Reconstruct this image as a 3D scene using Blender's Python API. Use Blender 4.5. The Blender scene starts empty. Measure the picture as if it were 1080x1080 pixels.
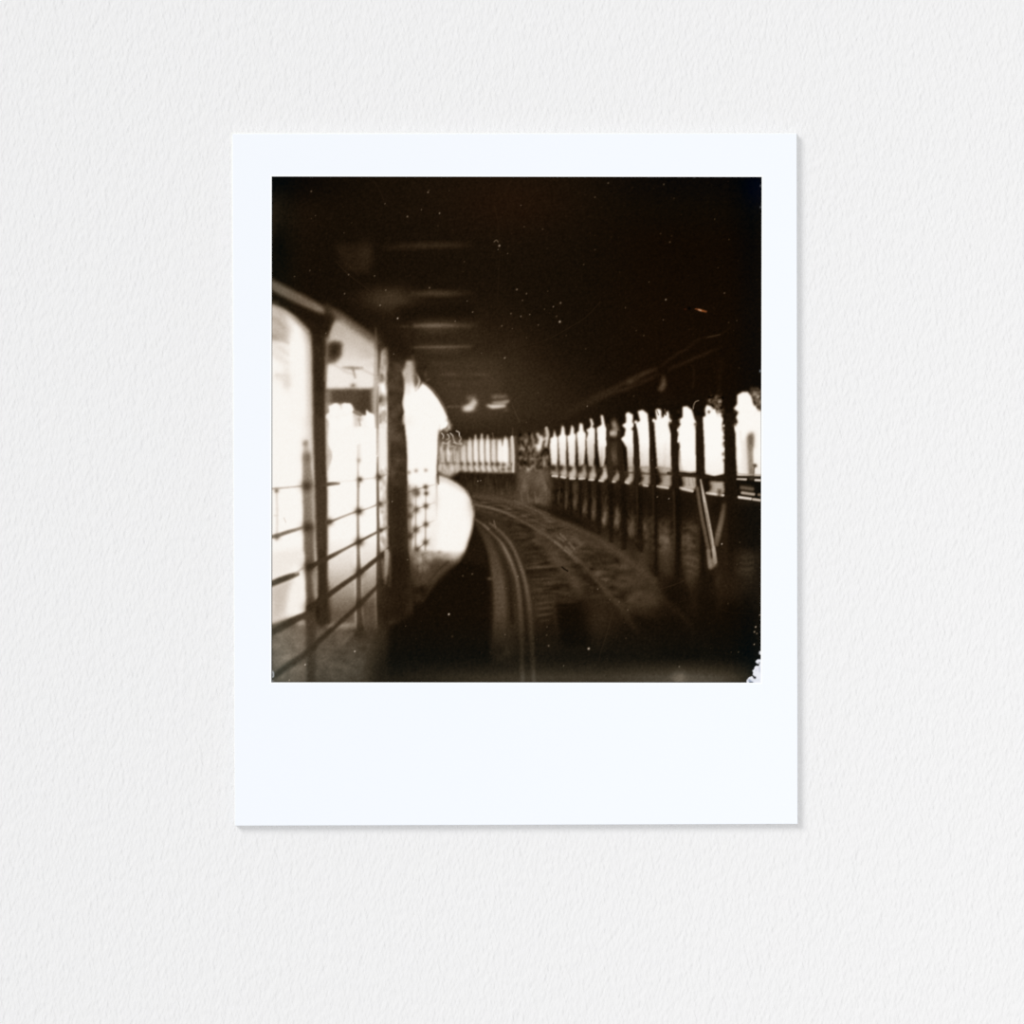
import bpy, math, random
import numpy as np

# ------------------------------------------------------------------ camera, world, lights, exposure
scene = bpy.context.scene
COL = scene.collection
MM = 0.1485e-3                       # metres of wall per photograph pixel (the print is 88 mm wide)


def X(px): return (px - 540.0) * MM
def Z(py): return (540.0 - py) * MM


cam_data = bpy.data.cameras.new('camera')
cam = bpy.data.objects.new('camera', cam_data)
COL.objects.link(cam)
CAM_D = 0.60
cam.location = (0, -CAM_D, 0)
cam.rotation_euler = (math.radians(90), 0, 0)
cam_data.sensor_width = 36.0
cam_data.lens = 36.0 * (CAM_D - 0.00112) / (1080 * MM)
cam_data.clip_start = 0.01
scene.camera = cam

FILL = (0.742, 0.748, 0.758)         # soft room light
world = bpy.data.worlds.new('world')
scene.world = world
world.use_nodes = True
bg = world.node_tree.nodes['Background']
bg.inputs['Color'].default_value = (*FILL, 1)
bg.inputs['Strength'].default_value = 0.955

sun_data = bpy.data.lights.new('sun', 'SUN')
sun_data.energy = 1.52
sun_data.angle = math.radians(26)
sun_data.color = (1.0, 1.0, 1.0)
sun = bpy.data.objects.new('sun', sun_data)
COL.objects.link(sun)
from mathutils import Vector
sun.rotation_euler = Vector((1.0, 1.0, -0.92)).to_track_quat('-Z', 'Y').to_euler()

side_data = bpy.data.lights.new('side_fill', 'AREA')  # added warm fill, only to brighten the wall towards the lower right
side_data.energy = 0.155
side_data.size = 0.25
side_data.color = (1.0, 0.965, 0.94)
side = bpy.data.objects.new('side_fill', side_data)
COL.objects.link(side)
side.location = (0.26, -0.30, -0.10)
side.rotation_euler = (Vector((0.10, 0, -0.04)) - side.location).to_track_quat('-Z', 'Y').to_euler()

scene.view_settings.view_transform = 'Standard'
scene.view_settings.look = 'None'
scene.view_settings.exposure = 0.0
scene.view_settings.gamma = 1.0
scene.view_settings.use_curve_mapping = False

LIT = np.array([1.055, 1.05, 1.05])  # light level on the print, used to pick its dye colours


def lin(c):
    c = np.asarray(c, float) / 255.0
    return np.where(c <= 0.04045, c / 12.92, ((c + 0.055) / 1.055) ** 2.4)


def dye(c): return np.clip(lin(c) / LIT, 0, 0.97)


# ------------------------------------------------------------------ helpers
def material(name, rgb, rough=0.9, spec=0.0):
    m = bpy.data.materials.new(name)
    m.use_nodes = True
    b = m.node_tree.nodes['Principled BSDF']
    b.inputs['Base Color'].default_value = (*rgb, 1)
    b.inputs['Roughness'].default_value = rough
    b.inputs['Specular IOR Level'].default_value = spec
    return m, b


def mesh_object(name, verts, faces, mats, face_mats=None, parent=None):
    me = bpy.data.meshes.new(name)
    me.from_pydata(verts, [], faces)
    for m in mats:
        me.materials.append(m)
    if face_mats:
        for p, i in zip(me.polygons, face_mats):
            p.material_index = i
    me.update()
    o = bpy.data.objects.new(name, me)
    COL.objects.link(o)
    if parent:
        o.parent = parent
    return o


# ------------------------------------------------------------------ the wall: white paper with a fine slanted grain
wall_mat, wb = material('textured_paper', (0.834, 0.829, 0.827))
nt = wall_mat.node_tree
tc = nt.nodes.new('ShaderNodeTexCoord')


def grain(angle, sx, sz, seed):
    mp = nt.nodes.new('ShaderNodeMapping')
    mp.vector_type = 'POINT'
    rot = nt.nodes.new('ShaderNodeVectorRotate')
    rot.rotation_type = 'Y_AXIS'
    rot.inputs['Angle'].default_value = math.radians(angle)
    nt.links.new(tc.outputs['Object'], rot.inputs['Vector'])
    nt.links.new(rot.outputs['Vector'], mp.inputs['Vector'])
    mp.inputs['Scale'].default_value = (1 / sx, 1, 1 / sz)
    mp.inputs['Location'].default_value = (seed, seed * .37, seed * 1.7)
    n = nt.nodes.new('ShaderNodeTexNoise')
    n.inputs['Scale'].default_value = 1.0
    n.inputs['Detail'].default_value = 0.9
    n.inputs['Roughness'].default_value = 0.45
    nt.links.new(mp.outputs['Vector'], n.inputs['Vector'])
    return n.outputs['Fac']


def math_node(op, a, b):
    n = nt.nodes.new('ShaderNodeMath')
    n.operation = op
    for i, v in enumerate((a, b)):
        if isinstance(v, (int, float)):
            n.inputs[i].default_value = v
        else:
            nt.links.new(v, n.inputs[i])
    return n.outputs[0]


g1 = grain(-17, 0.00050, 0.00155, 3.1)
g2 = math_node('MULTIPLY', grain(17, 0.00050, 0.00155, 11.7), 1.5)
g2 = math_node('SUBTRACT', g2, 0.25)
g3 = grain(-4, 0.0016, 0.0030, 23.3)
hgt = math_node('ADD', math_node('ADD', g1, g2), math_node('MULTIPLY', g3, 0.5))
bump = nt.nodes.new('ShaderNodeBump')
bump.inputs['Strength'].default_value = 1.0
bump.inputs['Distance'].default_value = 0.000095
nt.links.new(hgt, bump.inputs['Height'])
nt.links.new(bump.outputs['Normal'], wb.inputs['Normal'])

W = 1.5
wall = mesh_object('wall_back', [(-W, 0, -W), (W, 0, -W), (W, 0, W), (-W, 0, W),
                                 (-W, .05, -W), (W, .05, -W), (W, .05, W), (-W, .05, W)],
                   [(0, 1, 2, 3), (5, 4, 7, 6), (4, 0, 3, 7), (1, 5, 6, 2), (3, 2, 6, 7), (4, 5, 1, 0)], [wall_mat])
wall['kind'] = 'structure'
wall['label'] = 'white textured paper wall surface with a fine slanted grain behind the print'
wall['category'] = 'wall'

# ------------------------------------------------------------------ the instant photograph
photo = bpy.data.objects.new('instant_photo', None)
COL.objects.link(photo)
photo.location = (X(543), 0, Z(505))
photo.empty_display_size = 0.02
photo['label'] = 'white bordered instant photo print of a dark curved railway track, on textured white paper'
photo['category'] = 'photo'
OX, OZ = X(543), Z(505)


def P(px, py, y): return (X(px) - OX, y, Z(py) - OZ)


BACK = 0.00030                       # back sheet thickness
FRONT = 0.00112                      # print border front face
PIC = 0.00104                        # picture surface, a hair below the border

border_mat, _ = material('border_card', dye((246, 249, 254)), 0.6, 0.02)
halo_mat, _ = material('halo_lip', dye((254, 255, 255)), 0.6, 0.02)  # bright halo round the picture, put into the colour
cream_mat, _ = material('cream_card', dye((247, 246, 242)), 0.9)

# back sheet: shows as a thin cream edge along the top and left sides
bk = [(243.4, 139.2), (840.2, 139.8), (841.0, 868.6), (247.3, 870.7)]
vv = [P(x, y, -BACK) for x, y in bk] + [P(x, y, 0.0) for x, y in bk]
back = mesh_object('back_sheet', vv, [(0, 1, 2, 3), (7, 6, 5, 4), (0, 4, 5, 1), (1, 5, 6, 2), (2, 6, 7, 3), (3, 7, 4, 0)],
                   [cream_mat], parent=photo)
back['label'] = 'cream back sheet of the print, seen as a thin edge'

# border: a frame with rounded outer arris, a window and a slim lip whose whiter colour paints a halo line
outer = [(245.3, 141.2), (840.4, 140.8), (841.3, 869.1), (247.8, 871.0)]
inner = [(286.6, 186.1), (803.4, 186.6), (802.4, 720.0), (286.2, 719.7)]


def inset(q, d):
    cx = sum(p[0] for p in q) / 4
    cy = sum(p[1] for p in q) / 4
    return [(x + (d if x < cx else -d), y + (d if y < cy else -d)) for x, y in q]


rings = [(outer, -BACK), (outer, -FRONT + .00006), (inset(outer, .4), -FRONT), (inset(inner, -1.6), -FRONT),
         (inset(inner, -0.15), -FRONT - .00001), (inner, -FRONT), (inner, -BACK)]
vv, ff, fm = [], [], []
for q, y in rings:
    vv += [P(a, b, y) for a, b in q]
for r in range(len(rings) - 1):
    for k in range(4):
        a, b = r * 4 + k, r * 4 + (k + 1) % 4
        ff.append((a, b, b + 4, a + 4))
        fm.append(1 if r in (3, 4) else 0)
n = len(rings) - 1
for k in range(4):
    a, b = n * 4 + k, n * 4 + (k + 1) % 4
    ff.append((a, b, (k + 1) % 4, k))
    fm.append(0)
border = mesh_object('border', vv, ff, [border_mat, halo_mat], fm, photo)
border['label'] = 'plain bluish white border, widest along the bottom'

# ------------------------------------------------------------------ the printed picture (flat dyes on the print)
R = 1.2
x0, y0, x1, y1 = 286.0, 185.6, 803.8, 720.4
NX, NY = int((x1 - x0) * R) + 1, int((y1 - y0) * R) + 1
GX = np.linspace(x0, x1, NX)
GY = np.linspace(y0, y1, NY)
T = np.full((NY, NX), 18.0)
K = 1080 / 140.0
rng = np.random.default_rng(7)


def tile(ox, oy, k=K):
    def f(*p):
        return [(ox + p[i] / k, oy + p[i + 1] / k) for i in range(0, len(p), 2)]
    return f


A1, A2, A3, A4 = (tile(x, 180) for x in (280, 410, 540, 670))
B1, B2, B3, B4 = (tile(x, 310) for x in (280, 410, 540, 670))
C1, C2, C3, C4 = (tile(x, 440) for x in (280, 410, 540, 670))
D1, D2, D3, D4 = (tile(x, 585) for x in (280, 410, 540, 670))
ML = tile(280, 480, 1080 / 245)      # lower left, looser scale
MT = tile(480, 520, 1080 / 210)      # track
MM_ = tile(450, 430, 1080 / 160)     # middle
MR = tile(600, 400, 1080 / 210)      # right windows


def spline(pts, n=8, closed=False):
    pts = np.asarray(pts, float)
    m = len(pts)
    if m < 3:
        return pts
    out = []
    rngk = range(m if closed else m - 1)
    for i in rngk:
        if closed:
            p0, p1, p2, p3 = pts[i - 1], pts[i], pts[(i + 1) % m], pts[(i + 2) % m]
        else:
            p0, p1, p2, p3 = pts[max(i - 1, 0)], pts[i], pts[i + 1], pts[min(i + 2, m - 1)]
        for j in range(n):
            t = j / n
            out.append(.5 * (2 * p1 + (p2 - p0) * t + (2 * p0 - 5 * p1 + 4 * p2 - p3) * t * t + (3 * p1 - p0 - 3 * p2 + p3) * t ** 3))
    if not closed:
        out.append(pts[-1])
    return np.array(out)


def gauss(a, s):
    if s < 0.2:
        return a
    r = max(1, int(math.ceil(2.8 * s)))
    k = np.exp(-0.5 * (np.arange(-r, r + 1) / s) ** 2)
    k /= k.sum()
    p = np.pad(a, ((r, r), (0, 0)), mode='edge')
    b = sum(k[i] * p[i:i + a.shape[0]] for i in range(2 * r + 1))
    p = np.pad(b, ((0, 0), (r, r)), mode='edge')
    return sum(k[i] * p[:, i:i + a.shape[1]] for i in range(2 * r + 1))


def window(px0, py0, px1, py1, pad):
    i0 = max(0, int((px0 - pad - x0) * R)); i1 = min(NX, int((px1 + pad - x0) * R) + 2)
    j0 = max(0, int((py0 - pad - y0) * R)); j1 = min(NY, int((py1 + pad - y0) * R) + 2)
    return i0, i1, j0, j1


def tone_of(t, gx, gy):
    if isinstance(t, (int, float)):
        return t
    (ax, ay), ta, (bx, by), tb = t   # linear blend between two points
    d2 = (bx - ax) ** 2 + (by - ay) ** 2
    s = np.clip(((gx - ax) * (bx - ax) + (gy - ay) * (by - ay)) / d2, 0, 1)
    return ta + (tb - ta) * s


def mask_poly(pts, blur):
    """soft mask of a polygon, blur in photograph pixels"""
    pts = np.asarray(pts, float)
    pad = 3 * blur + 2
    i0, i1, j0, j1 = window(pts[:, 0].min(), pts[:, 1].min(), pts[:, 0].max(), pts[:, 1].max(), pad)
    if i1 <= i0 or j1 <= j0:
        return None
    # virtual margin, so that shapes running off the print are not darkened along its edge
    q = int(pad * R) + 1
    SS = 2
    gx = x0 + (np.arange((i1 - i0 + 2 * q) * SS) / SS + i0 - q + .25 - .5 + .25) / R
    gy = y0 + (np.arange((j1 - j0 + 2 * q) * SS) / SS + j0 - q + .25 - .5 + .25) / R
    ins = np.zeros((len(gy), len(gx)), bool)
    m = len(pts)
    for a in range(m):
        (ax, ay), (bx, by) = pts[a], pts[(a + 1) % m]
        if ay == by:
            continue
        lo, hi = (ay, by) if ay < by else (by, ay)
        r0, r1 = np.searchsorted(gy, lo), np.searchsorted(gy, hi)
        if r1 <= r0:
            continue
        yy = gy[r0:r1]
        xc = ax + (yy - ay) * (bx - ax) / (by - ay)
        ins[r0:r1] ^= gx[None, :] < xc[:, None]
    a = ins.reshape(len(gy) // SS, SS, len(gx) // SS, SS).mean((1, 3))
    a = gauss(a, blur * R)
    return a[q:-q, q:-q], (i0, i1, j0, j1)


def poly(pts, tone, blur=1.0, alpha=1.0, curve=False, mode='mix'):
    if curve:
        pts = spline(pts, 6, True)
    r = mask_poly(pts, blur)
    if r is None:
        return
    a, (i0, i1, j0, j1) = r
    gx, gy = np.meshgrid(GX[i0:i1], GY[j0:j1])
    t = tone_of(tone, gx, gy)
    a = a * alpha
    S = T[j0:j1, i0:i1]
    S += a * (t - S)


def stroke(pts, width, tone, soft=1.0, alpha=1.0, n=6):
    """soft line; width, tone and alpha may be lists, one value per point"""
    m = len(pts)
    def arr(v): return np.full(m, float(v)) if isinstance(v, (int, float)) else np.interp(np.linspace(0, 1, m), np.linspace(0, 1, len(v)), v)
    full = np.column_stack([np.asarray(pts, float), arr(width), arr(tone), arr(alpha)])
    c = spline(full, n) if m > 2 else full
    w = c[:, 2].max() / 2 + 2 * soft
    i0, i1, j0, j1 = window(c[:, 0].min(), c[:, 1].min(), c[:, 0].max(), c[:, 1].max(), w)
    if i1 <= i0 or j1 <= j0:
        return
    gx, gy = np.meshgrid(GX[i0:i1], GY[j0:j1])
    best = np.full(gx.shape, 1e9); tt = np.zeros(gx.shape); aa = np.zeros(gx.shape)
    for a, b in zip(c[:-1], c[1:]):
        d = b[:2] - a[:2]
        l2 = d @ d
        if l2 < 1e-9:
            continue
        s = np.clip(((gx - a[0]) * d[0] + (gy - a[1]) * d[1]) / l2, 0, 1)
        e = np.hypot(gx - a[0] - s * d[0], gy - a[1] - s * d[1]) - (a[2] + (b[2] - a[2]) * s) / 2
        k = e < best
        best = np.where(k, e, best)
        tt = np.where(k, a[3] + (b[3] - a[3]) * s, tt)
        aa = np.where(k, a[4] + (b[4] - a[4]) * s, aa)
    v = np.clip(.5 - best / (2 * soft), 0, 1)
    v = v * v * (3 - 2 * v) * aa
    S = T[j0:j1, i0:i1]
    S += v * (tt - S)


def blob(c, rx, ry, tone, alpha=1.0, rot=0.0, power=2.0):
    """gaussian spot, radii in photograph pixels"""
    cx, cy = c[0] if isinstance(c, list) else c
    r = 2.6 * max(rx, ry)
    i0, i1, j0, j1 = window(cx - r, cy - r, cx + r, cy + r, 1)
    if i1 <= i0 or j1 <= j0:
        return
    gx, gy = np.meshgrid(GX[i0:i1] - cx, GY[j0:j1] - cy)
    ca, sa = math.cos(math.radians(rot)), math.sin(math.radians(rot))
    u, v = (gx * ca + gy * sa) / rx, (-gx * sa + gy * ca) / ry
    a = np.exp(-0.5 * (u * u + v * v) ** (power / 2)) * alpha
    S = T[j0:j1, i0:i1]
    S += a * (tone - S)


def mottle(pts, amp, sx, sy, blur=1.5, seed=0):
    """uneven patches of dye inside a polygon"""
    r = mask_poly(pts, blur)
    if r is None:
        return
    a, (i0, i1, j0, j1) = r
    g = np.random.default_rng(seed).standard_normal(a.shape)
    k = lambda b, s, ax: gauss(b if ax == 0 else b.T, s)
    def blur1(b, s, axis):
        rr = max(1, int(math.ceil(2.8 * s)))
        kk = np.exp(-0.5 * (np.arange(-rr, rr + 1) / s) ** 2); kk /= kk.sum()
        p = np.pad(b, ((rr, rr), (0, 0)) if axis == 0 else ((0, 0), (rr, rr)), mode='wrap')
        return sum(kk[i] * (p[i:i + b.shape[0]] if axis == 0 else p[:, i:i + b.shape[1]]) for i in range(2 * rr + 1))
    g = blur1(blur1(g, sy * R, 0), sx * R, 1)
    g /= g.std() + 1e-9
    T[j0:j1, i0:i1] += a * amp * g


def soften(pts, blur, edge=3.0, alpha=1.0):
    """the print is out of focus here: blend towards a blurred copy inside a polygon"""
    r = mask_poly(pts, edge)
    if r is None:
        return
    a, (i0, i1, j0, j1) = r
    S = T[j0:j1, i0:i1]
    S += a * alpha * (gauss(S.copy(), blur * R) - S)


L1 = tile(280, 290, 5.4)
# --- ceiling
blob((540, 200), 120, 60, 24, .8)
blob((470, 385), 70, 42, 44, .9)
blob((535, 425), 55, 36, 46, .9)
blob((720, 260), 70, 70, 11, .8)
blob((790, 230), 20, 60, 8, .8)
blob((300, 192), 40, 22, 13, .8)
blob((289, 230), 9, 16, 38, .8)
blob((318, 228), 22, 14, 24, .6)
blob(A1(120, 620), 6, 18, 11, .8)
blob((640, 340), 60, 40, 19, .6)
blob((780, 380), 30, 40, 13, .7)
poly(A1(560, 600, 870, 600, 865, 720, 850, 830, 650, 820), 38, 3, .6)
blob(A1(815, 680), 5, 10, 42, .5)
stroke(A2(-30, 625, 150, 615, 350, 608, 550, 603, 700, 595), [5, 6, 6, 5, 3], [28, 40, 46, 42, 22], 4, .8)
blob(A1(980, 1040), 20, 7, 50, .7)
blob(A2(20, 1050), 14, 8, 56, .8)
stroke(A2(180, 1005, 350, 998, 500, 1000, 720, 990), [5, 6, 6, 3], [46, 64, 54, 22], 3.5, .8)
poly(B2(40, 100, 700, 80, 720, 180, 560, 210, 100, 220), 19, 3, .7)
poly(B2(200, 230, 740, 230, 760, 420, 700, 480, 600, 520, 220, 520), 38, 5, .7)
stroke(B2(200, 264, 330, 262, 450, 260, 600, 262, 760, 258), [8, 12, 12, 9, 4], [40, 56, 56, 46, 30], 6, .7)
stroke(B2(195, 440, 330, 440, 450, 440, 620, 438, 720, 435), [6, 9, 9, 8, 4], [38, 58, 58, 48, 34], 5, .7)
stroke(B2(215, 262, 330, 260, 450, 260, 560, 262, 740, 258), [3.4, 4.4, 4.2, 3.4, 1], [84, 104, 104, 84, 36], 3.0, .95)
stroke(B2(220, 300, 330, 295, 440, 290, 600, 285), 6, [34, 52, 50, 36], 4, .7)
stroke(B2(75, 266, 130, 266, 190, 265), 2.5, [30, 52, 44], 2, .8)
stroke(B2(195, 435, 330, 435, 450, 434, 620, 430, 700, 428), [1.8, 2.2, 2.4, 2.2, 1], [70, 104, 102, 80, 38], 2.2, .95)
stroke(B2(250, 462, 450, 462, 620, 458), 6, [38, 56, 40], 4, .7)
poly(B2(330, 560, 900, 540, 960, 760, 960, 1000, 520, 1080, 470, 900, 400, 780), 60, 8, .8)
for v, a, b, t in ((565, 330, 600, 62), (655, 430, 570, 78), (655, 660, 850, 72), (700, 440, 640, 60), (745, 450, 620, 66), (800, 560, 900, 60)):
    stroke(B2(a, v, (a + b) / 2, v - 3, b, v - 2), [1, 2.4, 1], [t - 14, t, t - 16], 2.0, .75)
for v, a, b, t in ((605, 330, 850, 46), (620, 420, 900, 48), (690, 420, 760, 46), (770, 480, 800, 50), (600, 230, 300, 24)):
    stroke(B2(a, v, (a + b) / 2, v, b, v), 2, t, 2.4, .6)
blob(B2(1030, 700), 10, 26, 44, .5)
stroke(B2(480, 918, 620, 915), 2, 78, 1.8, .8)
poly(B2(640, 825, 715, 828, 700, 870, 640, 865), 105, 1.6, .9)
poly(B2(690, 855, 722, 880, 690, 930, 640, 952, 604, 944, 612, 915, 655, 892), 200, 1.5, .95, True)
blob(B2(655, 935), 4, 2, 225, .7)
poly(B2(830, 825, 955, 822, 970, 845, 850, 852), 112, 1.2, .9)
poly(B2(838, 878, 900, 872, 980, 862, 975, 882, 945, 896, 860, 893), 150, .9, .95, True)
poly(B2(793, 904, 860, 900, 950, 903, 943, 920, 850, 932, 820, 922), 210, .9, 1, True)
blob(B2(955, 945), 2.2, 1.2, 84, .7)

soften(B2(580, 800, 1000, 800, 1000, 970, 580, 970), .8, 2)
# --- arch line above the right hand windows
stroke(B3(120, 1050, 400, 985, 560, 910, 650, 862, 740, 805), [9, 9, 9, 8, 7], [34, 37, 40, 42, 38], 5, .65)
stroke(B3(620, 870, 780, 790, 900, 730, 1000, 680, 1080, 640), [3, 4, 4, 4, 3], [38, 43, 46, 48, 34], 3, .65)
stroke(B3(700, 860, 820, 800, 940, 770, 1080, 700), [3, 4, 4, 3], [40, 46, 42, 34], 3, .7)
blob(B3(970, 712), 4, 2, 66, .6, -25)
stroke(B4(0, 690, 90, 640, 160, 610), 4, [36, 50, 34], 3, .8)
stroke(B4(0, 740, 120, 690, 190, 650), 3, [24, 36, 26], 3, .8)
stroke(B4(210, 590, 330, 495, 430, 440, 520, 370, 690, 330, 820, 230), [3, 3, 3, 3, 1.5, 1], [26, 29, 27, 25, 30, 16], 1.8, .7)
stroke(B4(280, 610, 400, 560, 560, 490, 700, 430), 3, [28, 32, 32, 22], 2.5, .8)
poly(B4(228, 660, 250, 735, 220, 790, 188, 775, 212, 725), 82, 1.5, .85, True)
stroke(B4(468, 590, 478, 660, 470, 760), 2, 30, 2, .6)
stroke(B4(700, 560, 680, 700, 690, 820), 4, 26, 4, .6)
poly(B4(180, 800, 300, 800, 300, 900, 180, 900), 26, 3, .4)

# --- left side: daylight behind the fence (back to front)
poly([(280, 318)] + B1(50, 75, 110, 100, 200, 145, 265, 225, 340, 285, 385, 340) + C1(395, 0, 440, 1080) + D1(440, 330) + D1(320, 470, 250, 500, 60, 560, 30, 560) + [(280, 660)],
     250, 1.5)
poly(B1(40, 90, 130, 110, 180, 200, 205, 280, 195, 400, 60, 380, 40, 380), 176, 2.2, .95)
blob(B1(110, 230), 5, 9, 188, .5)
stroke(B1(60, 120, 140, 150, 200, 190), 3, 205, 2.5, .5)
poly(B1(145, 195, 190, 170, 250, 220, 245, 280, 180, 260), 240, 2.2, .9)
stroke(B1(45, 340, 80, 355, 180, 385), [4, 4, 2], [150, 158, 196], 2.6, .85)
poly(B1(40, 400, 180, 410, 185, 520, 60, 470, 40, 450), 212, 3, .7)
stroke(B1(50, 480, 190, 560), 4, 214, 3, .6)
stroke(B1(90, 660, 180, 672), 3, 208, 2, .7)
poly(B1(130, 690, 190, 680, 190, 740, 160, 740), 218, 2, .7)
stroke(B1(200, 300, 190, 500, 188, 740), 2.5, [205, 225, 244], 2.5, .6)
poly(B1(205, 300, 300, 280, 340, 330, 335, 1080, 190, 1080, 190, 420), 248, 2.5, .7)
poly(B1(300, 250, 400, 300, 400, 1080, 355, 1080, 345, 420), 190, 3.5, .8)
poly(C1(300, 0, 400, 0, 420, 520, 300, 520, 310, 200), 222, 3, .5)
stroke(L1(225, 270, 255, 400, 262, 700, 262, 1000), [6, 7, 7, 6], [150, 172, 186, 196], 5, .75)
stroke(L1(60, 470, 110, 520, 130, 620), 5, 222, 5, .6)
blob(L1(75, 260), 8, 8, 168, .6)
blob(L1(55, 350), 4, 3, 140, .6)
blob(L1(90, 580), 7, 4, 222, .7)
blob(L1(120, 620), 3, 5, 214, .7)
# window between the first pillar and the thin post
poly(B1(500, 300, 560, 215, 600, 190, 700, 260, 850, 360, 915, 400, 925, 800, 920, 1080) + C1(920, 1080) + D1(900, 640, 500, 600) + B1(480, 600),
     (B1(0, 300)[0], 174, B1(0, 600)[0], 226), 2.6)
poly(B1(700, 300, 930, 400, 930, 640, 800, 520), 172, 6, .6)
stroke(B1(500, 120, 600, 190, 720, 265, 860, 365, 910, 420), [6, 7, 6, 6, 5], [70, 96, 104, 96, 80], 5, .7)
stroke(B1(620, 230, 720, 310, 850, 400), 5, 172, 4, .6)
poly(B1(500, 560, 560, 560, 700, 650, 720, 770, 500, 770), 234, 2.5, .8)
poly(B1(740, 650, 900, 600, 900, 760, 740, 770), 232, 2.5, .7)
stroke(B1(590, 530, 740, 560, 900, 540), 5, 222, 4, .6)
stroke(B1(560, 575, 650, 630, 720, 655), 2.5, 196, 2.2, .7)
stroke(B1(630, 598, 700, 602, 785, 604), [2, 3.4, 2], [176, 134, 150], 2.2, .9)
stroke(B1(775, 606, 830, 635, 880, 660), 2, 192, 2, .7)
stroke(B1(712, 612, 730, 680), [2.5, 2], [140, 170], 1.8, .9)
blob(B1(712, 745), 2.2, 1.8, 130, .9)
poly(B1(490, 775, 560, 772, 700, 768, 850, 772, 890, 765, 890, 985, 800, 995, 740, 980, 700, 900, 490, 890), 72, 1.6)
poly(B1(490, 780, 535, 780, 535, 960, 485, 1000), 128, 1.8, .8)
poly(B1(800, 785, 855, 790, 855, 985, 760, 960, 720, 900), 58, 2, .8)
poly(B1(860, 770, 905, 760, 905, 1000, 865, 980), 140, 1.5, .9)
W2 = B1(488, 1000, 490, 985, 522, 965, 515, 910, 540, 905, 560, 890, 590, 892, 600, 905, 618, 938, 630, 930, 618, 900, 640, 888, 690, 890, 705, 910, 715, 950, 718, 1000,
        745, 1040, 775, 1020, 782, 990, 820, 990, 818, 935, 845, 962, 890, 980, 900, 1060)
poly(W2 + C1(910, 60, 905, 1080) + D1(905, 0, 880, 60, 740, 130, 510, 300) + C1(510, 1080, 500, 600, 490, 300, 490, 60), 250, .8)
poly(B1(715, 960, 760, 955, 800, 1000, 770, 1030, 775, 1075, 720, 1080), 190, 1.6, .75)
stroke(B1(720, 960, 770, 985), 3, 110, 1.5, .8)
stroke(B1(760, 1010, 770, 1070), 1.5, 150, 1.2, .7)
blob(C1(765, 20), 2, 1.5, 160, .6)
mottle(B1(488, 980, 900, 980, 900, 1080, 488, 1080), 4, 3, 3, seed=5)
stroke(C1(495, 20, 505, 60, 500, 200, 520, 310, 505, 420), [2, 3, 2, 6, 3], [170, 190, 210, 176, 214], 1.5, .75)
# strip right of the thin post
poly(B1(935, 480, 985, 430, 1005, 500, 985, 640, 1000, 800, 1000, 1080) + C1(1000, 1080) + D1(1020, 180, 960, 260, 950, 0) + C1(920, 1080) + B1(920, 700), 226, 1.4)
poly(B1(935, 470, 1000, 430, 1000, 640, 930, 640), 158, 2, .8)
poly(B1(945, 490, 985, 470, 985, 620, 950, 640), 186, 1.8, .7)
blob(B1(935, 690), 3, 4, 120, .7)
blob(B1(950, 780), 4, 5, 240, .9)
blob(B1(940, 865), 3.5, 3.5, 96, .9)
blob(B1(950, 930), 3, 3, 235, .8)
stroke(B1(970, 960, 960, 1080), 4, 165, 2, .8)
poly(B1(915, 960, 950, 960, 945, 1080, 915, 1080), 205, 1.5, .6)
mottle(B1(920, 640, 1000, 640, 1000, 1080, 920, 1080), 22, 1.3, 3, seed=9)
for u, v, r, t in ((940, 700, 2.6, 112), (975, 690, 2, 150), (932, 860, 3, 84), (968, 850, 2, 140), (955, 900, 1.8, 150), (935, 985, 2, 140), (975, 980, 2.4, 150), (985, 1040, 2, 170), (930, 1050, 2, 176), (980, 560, 3, 140), (945, 600, 2, 150)):
    blob(B1(u, v), r * .7, r, t, .75)
stroke(C1(930, 0, 935, 40), 3, 120, 1.5, .6)
poly(C1(920, 60, 990, 40, 1000, 430, 915, 440), 240, 2, .8)
mottle(C1(915, 400, 1000, 400, 1000, 1080, 915, 1080), 14, 1.2, 2.2, seed=11)
for u, v in ((945, 440), (960, 470), (950, 770), (945, 985), (960, 1010), (985, 690), (985, 900)):
    blob(C1(u, v), 1.6, 1.8, 168, .7)
stroke(C1(925, 490, 1000, 460), 1.6, 175, 1.2, .7)
stroke(C1(930, 705, 1000, 690), 1.6, 165, 1.2, .7)
stroke(C1(935, 920, 1005, 895), 1.6, 150, 1.2, .7)
# lower part of the windows darkens to the platform
poly(D1(505, -340, 735, -380, 735, 560, 505, 560), (D1(0, -140)[0], 249, D1(0, 130)[0], 206), 2, .95)
poly(D1(505, 110, 735, 70, 735, 560, 505, 560), (D1(0, 110)[0], 208, D1(0, 470)[0], 84), 2, .97)
poly(D1(772, -300, 910, -300, 900, 640, 780, 620), (D1(0, -180)[0], 250, D1(0, 90)[0], 208), 1.5, .95)
poly(D1(772, 60, 910, 60, 900, 640, 780, 620), (D1(0, 60)[0], 210, D1(0, 420)[0], 74), 2, .97)
poly(D1(950, -60, 1025, -60, 1000, 420, 940, 480), (D1(0, 0)[0], 196, D1(0, 300)[0], 60), 2.5, .9)

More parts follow.
